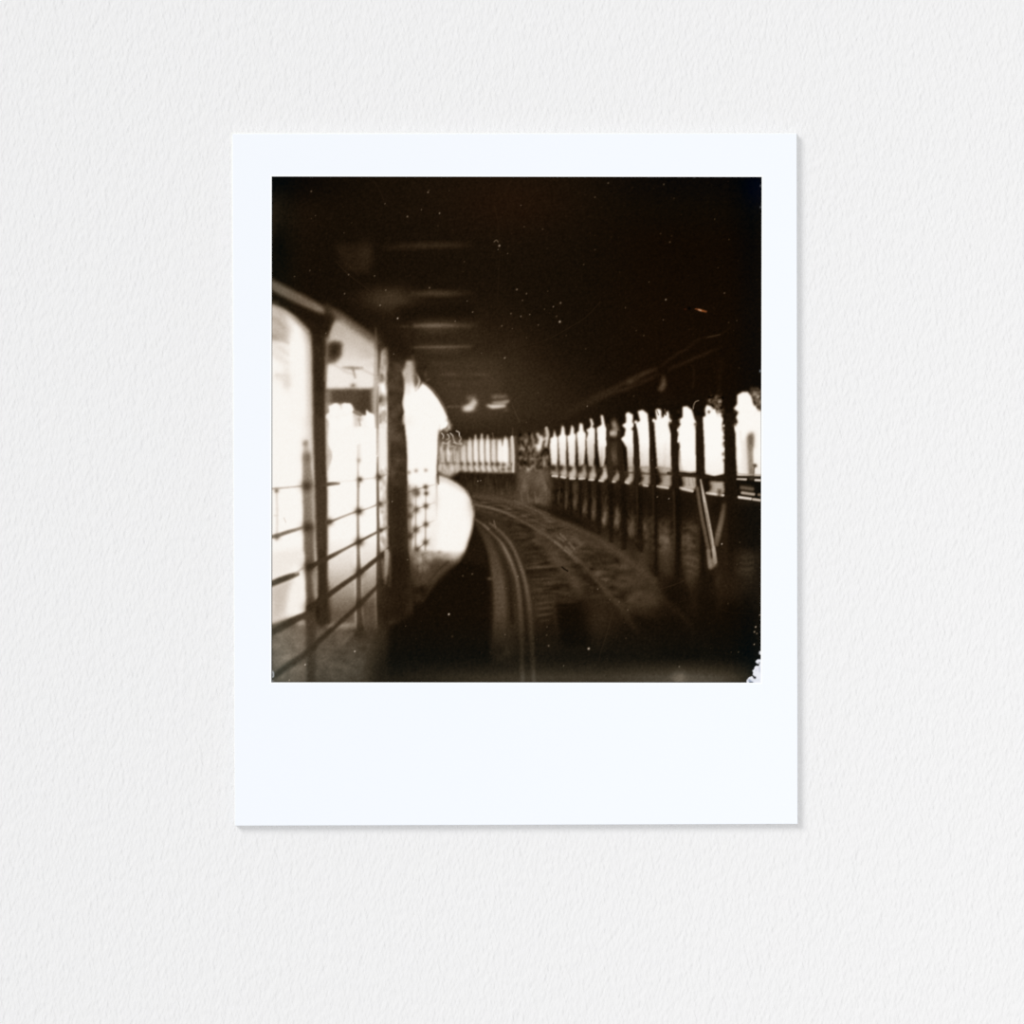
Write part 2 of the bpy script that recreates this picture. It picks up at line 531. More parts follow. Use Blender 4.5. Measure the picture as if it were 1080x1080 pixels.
# --- bright end window with the arched edge
poly(B2(140, 545, 195, 550, 205, 640, 210, 720, 235, 770, 275, 722, 310, 745, 350, 785, 400, 850, 448, 930, 478, 1000, 488, 1080)
     + C2(482, 80, 440, 100, 408, 150, 400, 300, 392, 400, 388, 560, 400, 1080, 330, 1080) + D2(280, 40, 230, 150, 190, 200) + C2(158, 1080, 150, 600, 147, 300, 130, 60)
     + B2(105, 1040, 125, 960, 105, 880, 122, 800, 130, 690, 105, 630, 140, 605), 251, 1.0)
poly(B2(105, 625, 140, 545, 205, 545, 212, 690, 170, 740, 125, 720), 158, 2.2, .85)
stroke(B2(195, 500, 200, 600, 205, 700), [1.5, 3, 3], [70, 110, 140], 2, .7)
stroke(B2(160, 580, 175, 700, 160, 800), 4, [170, 196, 225], 3, .6)
poly(B2(205, 640, 225, 650, 262, 730, 225, 780, 205, 740), 92, 1.2, .8)
stroke(B2(222, 645, 245, 690, 248, 720, 220, 785), [1, 1.8, 2, 2.5], [120, 190, 205, 215], .8, .95)
blob(B2(300, 655), 1.5, 2.5, 70, .7)
blob(B2(318, 698), 2.2, 1.2, 78, .7, -30)
stroke(B2(275, 718, 350, 770, 420, 860, 470, 960), 2, 112, 1.5, .6)
soften(B2(90, 480, 260, 500, 270, 760, 90, 800), 1.0, 2)
stroke(B2(120, 1000, 115, 1050) + C2(118, 40), 3, 190, 2, .7)
poly(B2(130, 1000, 200, 1000, 200, 1080, 130, 1080), 232, 3, .5)
poly(B2(480, 1010, 505, 1060) + C2(512, 60, 500, 110, 440, 130, 430, 100, 480, 80), 176, 1.4, .9)
mottle(C2(420, 20, 515, 20, 515, 150, 410, 160), 16, 1, 1.5, seed=3)

# --- far slatted windows in the bend
poly(C2(405, 180, 560, 190, 640, 190, 720, 180, 850, 180, 1030, 165, 1030, 455, 860, 456, 580, 436, 405, 440), 172, 1.2)
poly(C2(405, 100, 560, 150, 620, 195, 640, 235, 405, 240), 74, 1.3, .85)
for u, top, t in ((440, 200, 190), (490, 190, 214), (545, 230, 196), (612, 215, 206), (660, 165, 222), (706, 142, 236), (757, 132, 240), (805, 142, 238),
                  (852, 175, 218), (902, 185, 232), (948, 155, 246), (1008, 165, 206)):
    wd = 4.3 if u in (902, 948, 757, 805) else 3.5
    poly(C2(u - 4, top, u + 5, top, u + 10, top + 50, u + 18, top + 90, u + 20, 390, u - 14, 390, u - 18, top + 90, u - 10, top + 50), t, .8, .95)
    poly(C2(u - 8, 370, u + 12, 370, u + 26, 445, u + 2, 452, u - 10, 420), t - 20, .9, .9)
for u in (463, 520, 580, 634, 684, 732, 781, 829, 877):
    stroke(C2(u, 190, u + 1, 300, u + 4, 372), [1.2, 1.4, 1.6], [84, 120, 104], .9, .8)
    blob(C2(u + 12, 380), 1.5, 1.6, 58, .95)
    stroke(C2(u + 4, 400, u + 26, 450), 1.4, 100, 1, .8)
poly(C2(895, 200, 970, 180, 975, 360, 890, 360), 246, 1.2, .85)
stroke(C2(977, 170, 985, 260, 985, 370), [2, 2, 2], [60, 110, 120], .9, .85)
stroke(C2(925, 170, 925, 230), [2.4, 1.2], [60, 130], .8, .9)
stroke(C2(1028, 160, 1032, 300, 1030, 450), 2, 96, 1.2, .8)
for u, v in ((935, 385), (880, 385), (1005, 385), (980, 420), (930, 425), (1025, 420)):
    blob(C2(u, v), 1.8, 1.6, 72, .85)
poly(C2(405, 385, 560, 385, 570, 430, 500, 490, 440, 470, 405, 440), 172, 2, .95)
stroke(C2(405, 375, 560, 375), 1.4, 110, 1, .5)
mottle(C2(405, 200, 560, 200, 560, 480, 405, 440), 14, .9, 1.8, seed=21)
for u in (415, 455, 500, 540):
    stroke(C2(u, 250, u + 5, 370), 1.2, 112, .9, .6)
for pts in ((470, 180, 490, 175, 488, 150, 478, 140), (500, 130, 520, 150, 530, 185, 545, 215), (550, 112, 572, 125, 575, 150, 588, 175, 575, 200, 595, 215), (525, 205, 560, 215, 590, 222),
            (440, 205, 470, 215, 500, 190), (430, 130, 445, 150, 440, 175), (480, 215, 495, 240, 530, 235)):
    stroke(C2(*pts), .9, 222, .55, .9)
stroke(C2(405, 150, 403, 260, 398, 330), 1.5, 130, 1, .6)
for u in (440, 490, 545):
    blob(C2(u + 12, 255), 1.4, 2.2, 76, .7)
soften(C2(405, 160, 1030, 140, 1030, 470, 405, 480), .7, 1, .9)
stroke(C2(1010, 90, 1005, 150), 1.2, 70, 1, .7)
stroke(C2(845, 130, 850, 170), 1.2, 96, 1, .7)

# --- lit platform edge sweeping round
poly(C2(390, 470, 470, 495, 560, 542, 622, 588, 665, 655, 688, 720, 698, 790, 690, 860, 670, 950, 640, 1040) + D2(612, -10, 575, 60, 500, 90, 400, 40, 300, 30) + C2(330, 1040, 345, 960, 385, 800, 392, 600), 249, 1.1)
poly(C2(392, 465, 470, 492, 560, 540, 625, 590, 640, 620, 560, 580, 440, 520, 395, 530), 188, 2, .8)
stroke(C2(640, 600, 690, 720, 696, 790, 672, 950, 610, 1100), 1.6, 205, 1.2, .5)
poly(C2(395, 560, 470, 540, 560, 600, 600, 700, 560, 900, 420, 900), 250, 3, .7)
stroke(C2(400, 470, 402, 540), 2.5, [70, 110], 1.2, .9)
# fade below its lower end
poly(D2(170, -60, 290, -36, 640, -20, 620, 0, 560, 90, 480, 130, 350, 220, 180, 260), (D2(0, -50)[0], 176, D2(0, 90)[0], 60), 1.8, .95)
poly(D2(330, -80, 640, -80, 600, 10, 560, 50, 480, 30, 330, -20), (D2(0, -40)[0], 248, D2(0, 55)[0], 150), 2.0, .9)
poly(D2(280, 60, 420, 40, 540, 60, 480, 130, 330, 300, 250, 200), 66, 3, .7)
for u, v, r, t in ((300, -18, 2, 112), (350, -12, 2.2, 120), (410, -14, 2, 130), (270, 5, 2, 100), (470, 10, 2.4, 140), (220, -20, 2, 120)):
    blob(D2(u, v), r * 1.3, r, t, .7)
stroke(D2(480, 60, 400, 130, 300, 260), 2.2, 46, 2, .7)
stroke(D2(440, 130, 350, 260, 280, 380), 2.4, 62, 2.5, .5)
for p, t in (((255, 40), 172), ((215, 60), 128), ((250, 110), 116), ((330, 20), 160), ((300, 100), 110)):
    blob(D2(*p), 2.8, 3.5, t, .8)
stroke(D2(235, 90, 232, 190), 1.8, 60, 1.6, .6)
stroke(D2(275, 0, 280, 90), 1.6, 100, 1.2, .6)
blob(D2(240, 350), 6, 5, 50, .7)
blob(D2(220, 210), 5, 6, 62, .6)

poly(C2(150, 560, 390, 555, 390, 1080, 160, 1080), (C2(0, 560)[0], 238, C2(0, 1000)[0], 222), 3, .75)
for u, v in ((260, 660), (350, 640), (255, 800), (345, 770), (250, 960), (340, 910), (190, 700), (190, 860)):
    blob(C2(u, v), 4, 6, 247, .7)
# railing in front of the end window
for u in (222, 302):
    stroke(C2(u, 560, u - 2, 800, u - 4, 1080), [1.4, 1.8, 2.2], [190, 160, 140], 1.2, .7)
stroke(C2(165, 560, 172, 800, 175, 1080), 3, [160, 130, 118], 2, .6)
for a in ((160, 610, 220, 590, 300, 566, 392, 545), (165, 800, 220, 752, 302, 722, 385, 690), (170, 975, 220, 916, 302, 872, 370, 840), (230, 1075, 300, 1020, 345, 985)):
    stroke(C2(*a), 1.5, [130, 150, 176, 220], 1.1, .7)
for (u, v, r) in ((222, 435, 1.6), (302, 432, 1.5), (165, 450, 1.6), (300, 568, 2.0), (215, 605, 3.2), (225, 620, 2.5), (305, 620, 1.9), (220, 752, 2.8), (302, 722, 2.2), (220, 915, 2.9), (302, 872, 2.2), (300, 1020, 2.4),
                  (170, 800, 2.6), (172, 965, 2.8), (175, 720, 2.0), (230, 1075, 2.6)):
    blob(C2(u, v), r, r, 64 if r > 1.8 else 120, .88 if r > 1.8 else .6)
blob(C2(190, 640), 4, 5, 178, .5)
blob(C2(180, 740), 3, 6, 178, .6)
blob(C2(385, 680), 2.5, 5, 206, .5)

# --- platform floor, lower left
poly(D1(0, 700, 330, 545, 520, 560, 800, 560, 1000, 560, 1080, 540, 1080, 700, 960, 860, 850, 1060, 0, 1060), (D1(60, 700)[0], 104, D1(900, 800)[0], 66), 6, .95)
poly(D1(30, 560, 250, 490, 330, 520, 330, 700, 40, 820), 112, 4, .8)
blob(D1(200, 740), 12, 9, 112, .6)
blob(D1(175, 830), 5, 2.4, 138, .6, -20)
poly(D1(0, 960, 340, 860, 340, 1060, 0, 1060), 112, 6, .6)
poly(D1(400, 880, 850, 900, 830, 1060, 400, 1060), 76, 8, .5)
blob(D1(620, 690), 12, 5, 92, .6)
mottle(D1(40, 560, 900, 560, 850, 1040, 40, 1040), 4, 3, 2.2, 4, seed=31)

poly(D1(930, 560, 1120, 500, 1120, 1060, 760, 1060, 860, 880), 26, 9, .8)
# left window lower part
poly(D1(30, -20, 320, -60, 320, 60, 40, 220), 226, 3, .7)
poly(D1(30, 250, 240, 160, 200, 300, 170, 470, 40, 580), 178, 4, .85)
poly(D1(205, 300, 260, 170, 330, 120, 332, 440, 290, 480, 180, 500), 240, 2.4, .95)
poly(D1(240, 545, 290, 525, 330, 530, 330, 570, 270, 575), 164, 1.8, .85)

# --- fence: posts, pillars and rails
stroke(C1(90, 590, 95, 800, 92, 1000), 2.2, 210, 1.8, .8)
stroke(C1(72, 800, 95, 800), 1.6, 205, 1.2, .6)
poly(C1(322, 190, 345, 190, 375, 420, 392, 560, 400, 1080) + D1(410, 160, 410, 560, 405, 1060, 340, 1060, 335, 500, 320, 0) + C1(312, 1080, 305, 600, 305, 330),
     ((0, 480), 142, (0, 640), 66), 1.4)
poly(C1(300, 170, 385, 190, 395, 330, 310, 330), 210, 3, .7)
poly(C1(320, 280, 358, 270, 372, 560, 375, 900, 330, 900, 312, 560), 122, 2, .6)
blob(C1(325, 215), 2.2, 2.6, 130, .8)
blob(C1(340, 330), 3.4, 4, 100, .85)
poly(C1(372, 560, 400, 560, 410, 900, 385, 870), 186, 1.6, .7)
poly(D1(378, 120, 412, 100, 420, 330, 395, 350), 172, 1.8, .8)
poly(D1(340, 470, 405, 480, 408, 1080, 345, 1080), 58, 2.2, .7)
# first pillar with its cap and hanging box
poly(B1(20, 10, 60, 0, 130, 0, 250, 75, 400, 165, 470, 170, 490, 140, 560, 200, 520, 300, 495, 400, 490, 600, 482, 1080) + C1(490, 300, 500, 600, 505, 1080)
     + D1(512, 350, 530, 560, 440, 570, 425, 300, 415, 0) + C1(405, 600, 388, 0) + B1(382, 500, 372, 330, 320, 265, 250, 190, 150, 110, 50, 70, 10, 50), 46, 1.6)
poly(B1(50, 0, 130, 0, 250, 75, 400, 165, 540, 180, 520, 290, 490, 420, 400, 420, 380, 330, 300, 245, 160, 115, 40, 60), 26, 2, .85)
poly(B1(395, 330, 470, 330, 470, 800, 400, 800), 36, 2, .7)
poly(C1(400, 0, 488, 0, 492, 1080, 415, 1080), 64, 2.5, .7)
poly(D1(435, 240, 515, 240, 530, 560, 440, 560), 42, 3, .8)
stroke(B1(488, 520, 500, 560, 485, 700), 2.5, 120, 2, .5)
blob(B1(440, 205), 4, 3, 22, .7)
poly(B1(495, 398, 560, 382, 628, 395, 620, 505, 575, 556, 495, 575), 66, 1.9, .9)
poly(B1(515, 405, 605, 402, 595, 500, 530, 520), 30, 2.4, .8)
blob(B1(505, 375), 2.5, 4, 150, .5)
soften(L1(20, 140, 100, 150, 260, 290, 262, 380, 20, 380), 2.2, 2)
stroke(L1(40, 170, 100, 205, 170, 250, 240, 320), [3, 4, 4, 3], [150, 165, 190, 190], 3, .45)
for p, w, t in (((35, 215, 75, 235, 110, 275), 3, 196), ((35, 245, 70, 262, 100, 300), 3, 160), ((35, 290, 65, 300, 95, 330), 2.5, 188), ((35, 320, 80, 345, 125, 385), 3, 176), ((35, 385, 80, 410, 125, 450), 3, 214), ((40, 430, 85, 462, 120, 500), 2.5, 228)):
    stroke(L1(*p), w, t, 2.6, .5)
# light roof beam, upper left
stroke(L1(-40, 25, 30, 58, 100, 92, 200, 142, 285, 183, 325, 200), [12, 12, 11, 11, 9, 6], [88, 96, 104, 102, 116, 148], 4.0, .92)
stroke(L1(-30, 105, 35, 125, 120, 165, 220, 215, 300, 255), [10, 11, 9, 10, 10], 24, 3.5, .85)
stroke(L1(350, 190, 420, 230, 500, 290, 600, 365), [5, 7, 7, 5], [70, 100, 104, 84], 4.5, .55)
poly(B1(470, 40, 540, 100, 520, 190, 470, 170), 34, 3, .7)
stroke(A1(10, 1060, 90, 1075), 3, 70, 3, .5)

# thin posts
stroke(C1(755, 235, 752, 420, 755, 560), [3, 2, 3], [226, 190, 160], 1.4, .85)
blob(C1(760, 350), 1.6, 2.4, 150, .7)
stroke(C1(765, 230, 765, 320), 3.5, 226, 2, .6)
stroke(C1(755, 540, 752, 800, 755, 1080) + D1(758, 130, 760, 420, 770, 600), [2.6, 2.6, 3.4, 4.6, 5.6, 7], [150, 138, 112, 78, 62, 50], 1.5, .92)
blob(D1(770, 650), 8, 5.5, 40, .85)
stroke(D1(700, 640, 640, 700), 4, 104, 2.5, .5)
stroke(B1(898, 280, 898, 500, 897, 800, 905, 1080), [2, 3.2, 5, 3.5], [60, 156, 172, 170], 1.8, .8)
stroke(B1(928, 420, 925, 540, 918, 660), [3, 3.4, 2], [58, 84, 120], 1.6, .85)
poly(B1(905, 300, 945, 420, 930, 480, 908, 440), 48, 2, .7)
stroke(B1(915, 760, 910, 900, 912, 1080) + C1(910, 120, 908, 300), [2, 2.6, 2, 2, 1.6], [160, 128, 140, 160, 190], 1.2, .85)
stroke(C1(912, 330, 912, 480, 915, 800, 918, 1080) + D1(925, 200, 930, 400, 940, 560), [1.6, 2.4, 2.6, 3.4, 6, 6.5, 6], [150, 104, 92, 84, 64, 46, 42], 1.3, .92)
poly(D1(905, 400, 1000, 400, 1040, 560, 930, 560), 46, 4.5, .5)

# rails
stroke(C1(40, 582, 90, 580, 200, 570, 300, 560), [1.6, 2.2, 2, 2], [176, 170, 190, 170], 1.2, .9)
stroke(C1(420, 560, 510, 545, 595, 538), [3.5, 4, 3], [56, 74, 120], 1.4, .9)
stroke(C1(590, 525, 700, 518, 765, 508, 925, 490), 1.8, [232, 230, 214, 214], 1.2, .7)
stroke(C1(40, 975, 90, 965, 180, 935, 300, 900), [3.4, 4, 4, 3.2], [120, 112, 112, 150], 1.5, .95)
stroke(ML(285, 315, 320, 302, 375, 280, 435, 258), [4, 2.6, 2.2, 2.2], [80, 122, 160, 140], 1.3, .92)
stroke(C1(760, 765, 840, 740, 925, 705), 1.8, [140, 182, 140], 1.1, .9)
stroke(ML(15, 604, 60, 585, 110, 566, 148, 553), [6, 6.5, 6, 4.2], [70, 60, 62, 92], 1.9, .95)
stroke(D1(250, 150, 300, 110), 2.2, 176, 1.6, .7)
stroke(ML(205, 520, 300, 473, 368, 437, 435, 402, 535, 350, 578, 330), [5, 4.6, 3, 2.6, 2.6, 2.2], [48, 62, 100, 74, 112, 150], 1.5, [.95, .95, .95, .95, .9, .4])
stroke(ML(15, 832, 60, 808, 125, 772, 185, 742), [6.5, 7, 7, 5.5], [66, 60, 54, 66], 2.0, .95)
stroke(ML(205, 710, 290, 652, 360, 602, 432, 552, 490, 505, 540, 466, 580, 430), [6, 5.5, 5, 4.6, 5, 4.2, 3.4], [44, 48, 52, 58, 54, 58, 66], 1.6, .95)
stroke(D1(940, 10, 1000, -40), 2.6, 80, 1.4, .8)
stroke(D1(40, 1010, 150, 930, 300, 830, 400, 745), [6, 7, 7, 7], [66, 62, 56, 54], 2.6, .9)
stroke(D1(380, 760, 470, 670, 560, 590, 660, 500, 780, 390, 900, 270, 1020, 170), [5.5, 5, 5, 5, 5, 4.2, 4], [50, 46, 46, 48, 46, 54, 50], 1.9, .92)
stroke(D1(540, 590, 620, 500, 700, 440), 1.6, 88, 1.4, .5)
for (u, v, r, t) in ((335, 560, 4.2, 58), (346, 897, 4.4, 50), (90, 598, 1.8, 120), (92, 972, 2.3, 96), (767, 508, 2.2, 66), (760, 766, 3.0, 58), (762, 1016, 3.4, 52), (925, 488, 2.6, 62), (932, 706, 2.3, 74),
                     (936, 920, 2.2, 68), (515, 852, 3.0, 66)):
    blob(C1(u, v), r, r * .95, t, .95)
for (u, v, r, t) in ((352, 105, 4.4, 44), (368, 435, 4.8, 42), (765, 145, 3.6, 50), (765, 395, 4, 44), (950, 10, 3, 60), (945, 230, 3.4, 48)):
    blob(D1(u, v), r, r, t, .9)
stroke(C1(150, 820, 165, 855), .8, 175, .6, .7)

# third pillar
poly(B1(1000, 480, 1080, 420) + B2(60, 430, 130, 560, 105, 640, 120, 800, 108, 900, 120, 1080) + C2(140, 200, 150, 600, 160, 1080) + D2(180, 180, 200, 560, 0, 560) + D1(1010, 400, 1030, 0) + C1(1010, 900, 1002, 500, 1000, 0) + B1(992, 800), 60, 1.6)
poly(B1(940, 300, 1080, 300) + B2(180, 430, 130, 560, 0, 560) + B1(1000, 520, 960, 440), 26, 4, .85)
poly(C2(5, 520, 148, 560, 158, 1080) + D2(180, 400, -20, 500) + C1(1015, 1080), 34, 5, .9)
poly(D2(-60, -20, 170, -20, 190, 300, 150, 500, -40, 500), 28, 5, .8)
mottle(B1(1005, 560, 1080, 560) + B2(110, 560, 120, 1080) + C2(150, 560, 5, 560), 7, 3, 3, seed=41)
stroke(C2(8, 20, 8, 400), 2, 84, 1.6, .6)
blob(B2(40, 760), 6, 5, 74, .5)
stroke(D2(5, 0, 10, 120, 5, 260), 3, [96, 80, 50], 2, .7)
stroke(B2(195, 330, 195, 470), 3, 24, 2, .5)

blob(ML(615, 740), 11, 8, 24, .8)
blob(ML(560, 690), 6, 8, 40, .5)
stroke(D1(985, -30, 985, 60, 980, 150, 975, 230), [4.5, 4.5, 4, 3], [190, 168, 140, 80], 1.6, .75)
# --- right hand side below the windows: posts and shade
poly(C3(-60, 470, 300, 490, 700, 520, 1080, 560) + C4(280, 580, 720, 640, 1100, 690) + D4(1100, 500, 500, 300, 100, 60) + D3(1080, 30, 900, -20) + C3(560, 830, 300, 740, -40, 640), 30, 2)
poly(C2(580, 450, 1080, 465, 1080, 640, 900, 620, 700, 560, 580, 500), 34, 2, .9)
mottle(C2(600, 470, 1040, 470, 1040, 600, 700, 560), 5, .8, 3, seed=51)

poly(C2(560, 480, 1080, 470, 1080, 720, 700, 660, 640, 600), (C2(0, 500)[0], 32, C2(0, 650)[0], 66), 3, .85)
mottle(C2(600, 470, 1040, 470, 1040, 640, 700, 620), 4, .8, 3, 2, seed=53)
# --- track bed
poly(MT(95, 15, 300, 40, 470, 100, 620, 170, 800, 250, 960, 340, 1100, 470, 1100, 640, 960, 660, 820, 830, 420, 900, 200, 900, 190, 300, 110, 120), 48, 5, .9)
poly(MT(450, 120, 620, 175, 800, 260, 960, 360, 1100, 490, 1100, 600, 900, 600, 740, 440, 600, 290, 460, 190), 56, 4, .8)
mottle(MT(250, 120, 560, 200, 800, 320, 1000, 500, 900, 640, 700, 560, 420, 560, 380, 300), 8, 3.5, 1.2, 4, seed=61)
mottle(MT(560, 170, 800, 260, 1050, 480, 1060, 640, 900, 620, 640, 330), 9, 3, 2.2, 4, seed=62)
# dark train side / trench
poly(D2(620, -10, 760, -40, 820, 200, 830, 1000, 300, 1040, 0, 1000, 0, 600, 250, 420, 400, 220, 520, 110), 18, 3, .95)
poly(C2(705, 790, 740, 880, 790, 1000, 800, 1080) + D2(800, 100, 600, 40) + C2(640, 1060, 690, 900), 26, 2.5, .9)
poly(MT(420, 720, 560, 600, 720, 560, 900, 640, 1100, 760, 1100, 960, 300, 980, 300, 760), 22, 9, .85)
# rails and strips
stroke(MT(115, 160, 165, 235, 200, 320, 225, 420, 240, 520, 245, 640, 240, 760, 235, 850), [3, 7, 9, 11, 12, 13, 13, 12], [46, 58, 64, 72, 78, 70, 46, 28], 2.6, .9)
stroke(MT(205, 380, 215, 470), 2, [72, 84], 1.6, .6)
blob(MT(190, 465), 2.4, 1.2, 78, .7)
for k in range(16):
    v = 440 + k * 14
    stroke(MT(212, v, 245, v - 2, 270, v + 2), 1, 76 if k % 2 else 54, 1, .35)
stroke(MT(255, 330, 285, 420, 300, 520, 310, 700), 4, [40, 34, 30, 20], 3, .75)
stroke(MT(105, 140, 150, 170, 200, 215, 240, 255, 275, 310, 305, 375, 330, 450, 345, 530, 355, 660, 360, 800, 366, 1040),
       [2, 2.4, 2.4, 2.6, 2.8, 3, 3.4, 4, 4.4, 4.4, 4], [80, 90, 98, 104, 130, 124, 104, 86, 66, 46, 40], 1.6, .92)
stroke(MT(235, 265, 265, 315, 295, 390, 315, 470), 2, [60, 86, 72, 50], 1.2, .7)
stroke(MT(190, 165, 230, 195, 275, 240, 310, 290, 335, 345, 360, 410, 380, 480, 395, 560, 410, 680, 418, 830, 428, 1040),
       [2, 2.4, 2.8, 3, 3.2, 3.6, 4, 4, 4.2, 4], [90, 92, 98, 102, 100, 102, 94, 80, 58, 44, 38], 1.6, .92)
stroke(MT(210, 150, 220, 185), 1, 120, .8, .7)
stroke(MT(160, 175, 200, 215), 1, 118, .7, .7)
stroke(MT(190, 200, 250, 250, 300, 310, 335, 400, 362, 500, 378, 640, 390, 800), [2, 2, 2, 2, 2.4, 3, 3], [40, 34, 30, 30, 28, 24, 20], 1.2, .8)
stroke(MT(215, 190, 275, 265, 320, 360, 350, 470, 375, 640, 390, 860), [5, 7, 8, 8, 8, 8], 58, 3, [.3, .4, .4, .35, .2, .1])
soften(MT(110, 120, 440, 320, 440, 1000, 180, 1000, 180, 300), .7, 2)
# sleepers and ballast
for (a, b, v, t, w) in ((300, 400, 205, 36, 2.6), (330, 410, 255, 34, 3), (390, 480, 300, 32, 4), (380, 500, 330, 34, 3), (400, 520, 355, 36, 3), (400, 560, 420, 26, 5), (410, 540, 445, 40, 3),
                       (500, 620, 508, 28, 5.5), (420, 520, 545, 36, 3), (540, 690, 605, 22, 4)):
    stroke(MT(a, v + 6, (a + b) / 2, v, b, v - 8), w, t, 2, .7)
for (a, b, v, t) in ((390, 560, 402, 76), (400, 480, 380, 66), (400, 590, 465, 66), (420, 620, 485, 62), (420, 520, 520, 66), (430, 540, 560, 62), (440, 530, 595, 70), (440, 530, 625, 74), (440, 530, 660, 74),
                    (450, 530, 690, 50), (360, 460, 320, 56), (380, 470, 345, 56), (320, 420, 235, 58), (340, 430, 280, 56), (560, 690, 592, 50)):
    stroke(MT(a, v + 5, (a + b) / 2, v, b, v - 6), 1.8, [t - 16, t, t - 20], 1.8, .8)
stroke(MT(470, 260, 540, 340, 610, 420, 660, 490, 690, 550), [10, 12, 12, 12, 8], [58, 72, 72, 70, 44], 5, .7)
poly(MT(545, 605, 700, 600, 730, 700, 740, 830, 570, 830), 15, 3.5, .85)
stroke(MT(535, 560, 545, 700, 560, 800), 3, [56, 42, 24], 3, .6)
blob(MT(780, 680), 10, 12, 44, .6)
# right hand running rails
poly(MT(100, 20, 290, 45, 470, 112, 660, 195, 660, 330, 470, 215, 330, 135, 180, 85, 100, 75), 64, 4, .6)
for f, t in ((.2, 70), (.4, 58), (.6, 74), (.8, 60)):
    e = ((100, 15), (200, 25), (290, 45), (380, 75), (470, 112), (560, 155), (660, 195))
    d = ((100, 62), (180, 78), (260, 102), (330, 135), (400, 172), (470, 215), (540, 262))
    stroke(MT(*[c for p, q in zip(e, d) for c in (p[0] + (q[0] - p[0]) * f, p[1] + (q[1] - p[1]) * f)]), 1.6, t, 1.4, [.7, .7, .6, .6, .5, .4, .2])
mottle(MT(100, 10, 470, 100, 660, 190, 660, 330, 400, 180, 100, 80), 7, 2.4, .8, 3, seed=63)
stroke(MT(100, 62, 180, 78, 260, 102, 330, 135, 400, 172, 470, 215, 540, 262, 600, 312, 660, 365), [2.4, 2.6, 2.6, 2.6, 2.8, 3, 3.2, 3.4, 3.6], [92, 102, 98, 84, 80, 78, 84, 84, 82], 1.8, .85)
stroke(MT(110, 85, 200, 110, 300, 160), 3, [66, 60, 44], 2.5, .6)
stroke(MT(600, 300, 690, 385, 780, 485, 880, 600, 960, 710, 1010, 800), [3, 3.4, 4, 5, 6, 6], [78, 76, 68, 54, 40, 26], 2.4, [.85, .85, .8, .7, .5, .0])
stroke(MT(640, 380, 720, 465, 800, 550), 3, 34, 2.4, .6)
stroke(MT(100, 15, 200, 25, 290, 45, 380, 75, 470, 112, 560, 155, 660, 195, 760, 242, 850, 300, 940, 365, 1080, 475), [3, 3, 3, 3, 3, 4, 5, 5, 5, 5, 5], [70, 76, 80, 86, 82, 76, 72, 72, 72, 68, 56], 3.2, .75)
stroke(MT(240, 45, 340, 75, 430, 120, 520, 180, 600, 240), 2, [60, 66, 64, 62, 62], 2, .6)
stroke(MT(320, 40, 420, 85, 470, 110), 1.4, 92, 1, .7)
for p in ((540, 265, 578, 292), (555, 238, 590, 262), (570, 222, 600, 250), (592, 308, 625, 332), (618, 268, 646, 305), (600, 290, 632, 320)):
    stroke(MT(*p), 1.6, 108, 1.1, .75)
soften(MT(520, 210, 660, 250, 680, 350, 560, 330), .6, 2)
blob(MT(780, 350), 8, 5, 36, .7)
blob(MT(870, 430), 9, 5, 38, .7, 20)
blob(MT(940, 530), 11, 4, 32, .8, -10)
blob(MT(690, 440), 9, 6, 34, .6, 40)
blob(MT(740, 300), 6, 4, 42, .5)
blob(MT(1030, 600), 12, 7, 62, .6, 20)
blob(MT(930, 490), 8, 4, 60, .6)
blob(MT(870, 280), 16, 6, 62, .5, 32)
stroke(MT(580, 402, 612, 422), 1.1, 14, .6, .9)
# mottled box and haze beside the far windows
poly(C3(20, 160, 300, 120, 305, 460, 20, 440), 62, 2.5, .95)
poly(C3(40, 430, 180, 425, 310, 430, 312, 560, 300, 700, 60, 700), 92, 3, .85)
mottle(C3(50, 130, 300, 120, 305, 430, 50, 440), 22, .9, 1.2, 1.5, seed=71)
for p, w, t in (((160, 140, 175, 220, 165, 260), 1.6, 150), ((110, 180, 120, 230, 170, 250), 1.4, 130), ((210, 140, 235, 200, 215, 250), 3.4, 215), ((220, 200, 280, 170), 2.6, 205), ((75, 255, 95, 260), 2.6, 165),
                ((280, 90, 290, 150, 275, 230), 3.2, 226), ((240, 160, 230, 240), 3.4, 225), ((175, 300, 150, 380), 1.2, 130), ((260, 340, 280, 300), 1.4, 140), ((60, 380, 75, 420), 1.4, 130), ((120, 300, 105, 350), 1.2, 120),
                ((190, 330, 215, 370), 1.1, 130)):
    stroke(C3(*p), w, t, 1, .85)
poly(C3(190, 225, 220, 215, 235, 260, 205, 280), 240, 1, .9, True)
for u, v, t in ((135, 425, 180), (185, 395, 150), (265, 370, 150), (235, 300, 50), (160, 300, 48), (90, 320, 52), (275, 280, 56)):
    blob(C3(u, v), 1.8, 1.8, t, .8)
poly(C3(195, 440, 210, 440, 205, 700, 190, 690), 64, 2.5, .5)
poly(C3(75, 590, 240, 590, 250, 690, 85, 690), 54, 4, .6)
for u in (75, 125, 185):
    stroke(C3(u, 610, u + 10, 690), 1.4, 96, 1.2, .6)
blob(C3(270, 620), 4, 10, 92, .6)
stroke(C3(0, 160, 12, 300, 10, 440), 2.4, 205, 1.2, .9)
stroke(C3(30, 170, 38, 430), 2.4, 56, 1.5, .6)
blob(C2(1075, 255), 1.4, 1.4, 130, .8)
stroke(C3(40, 690, 120, 705, 200, 745, 300, 790), 2, 84, 1.4, .5)

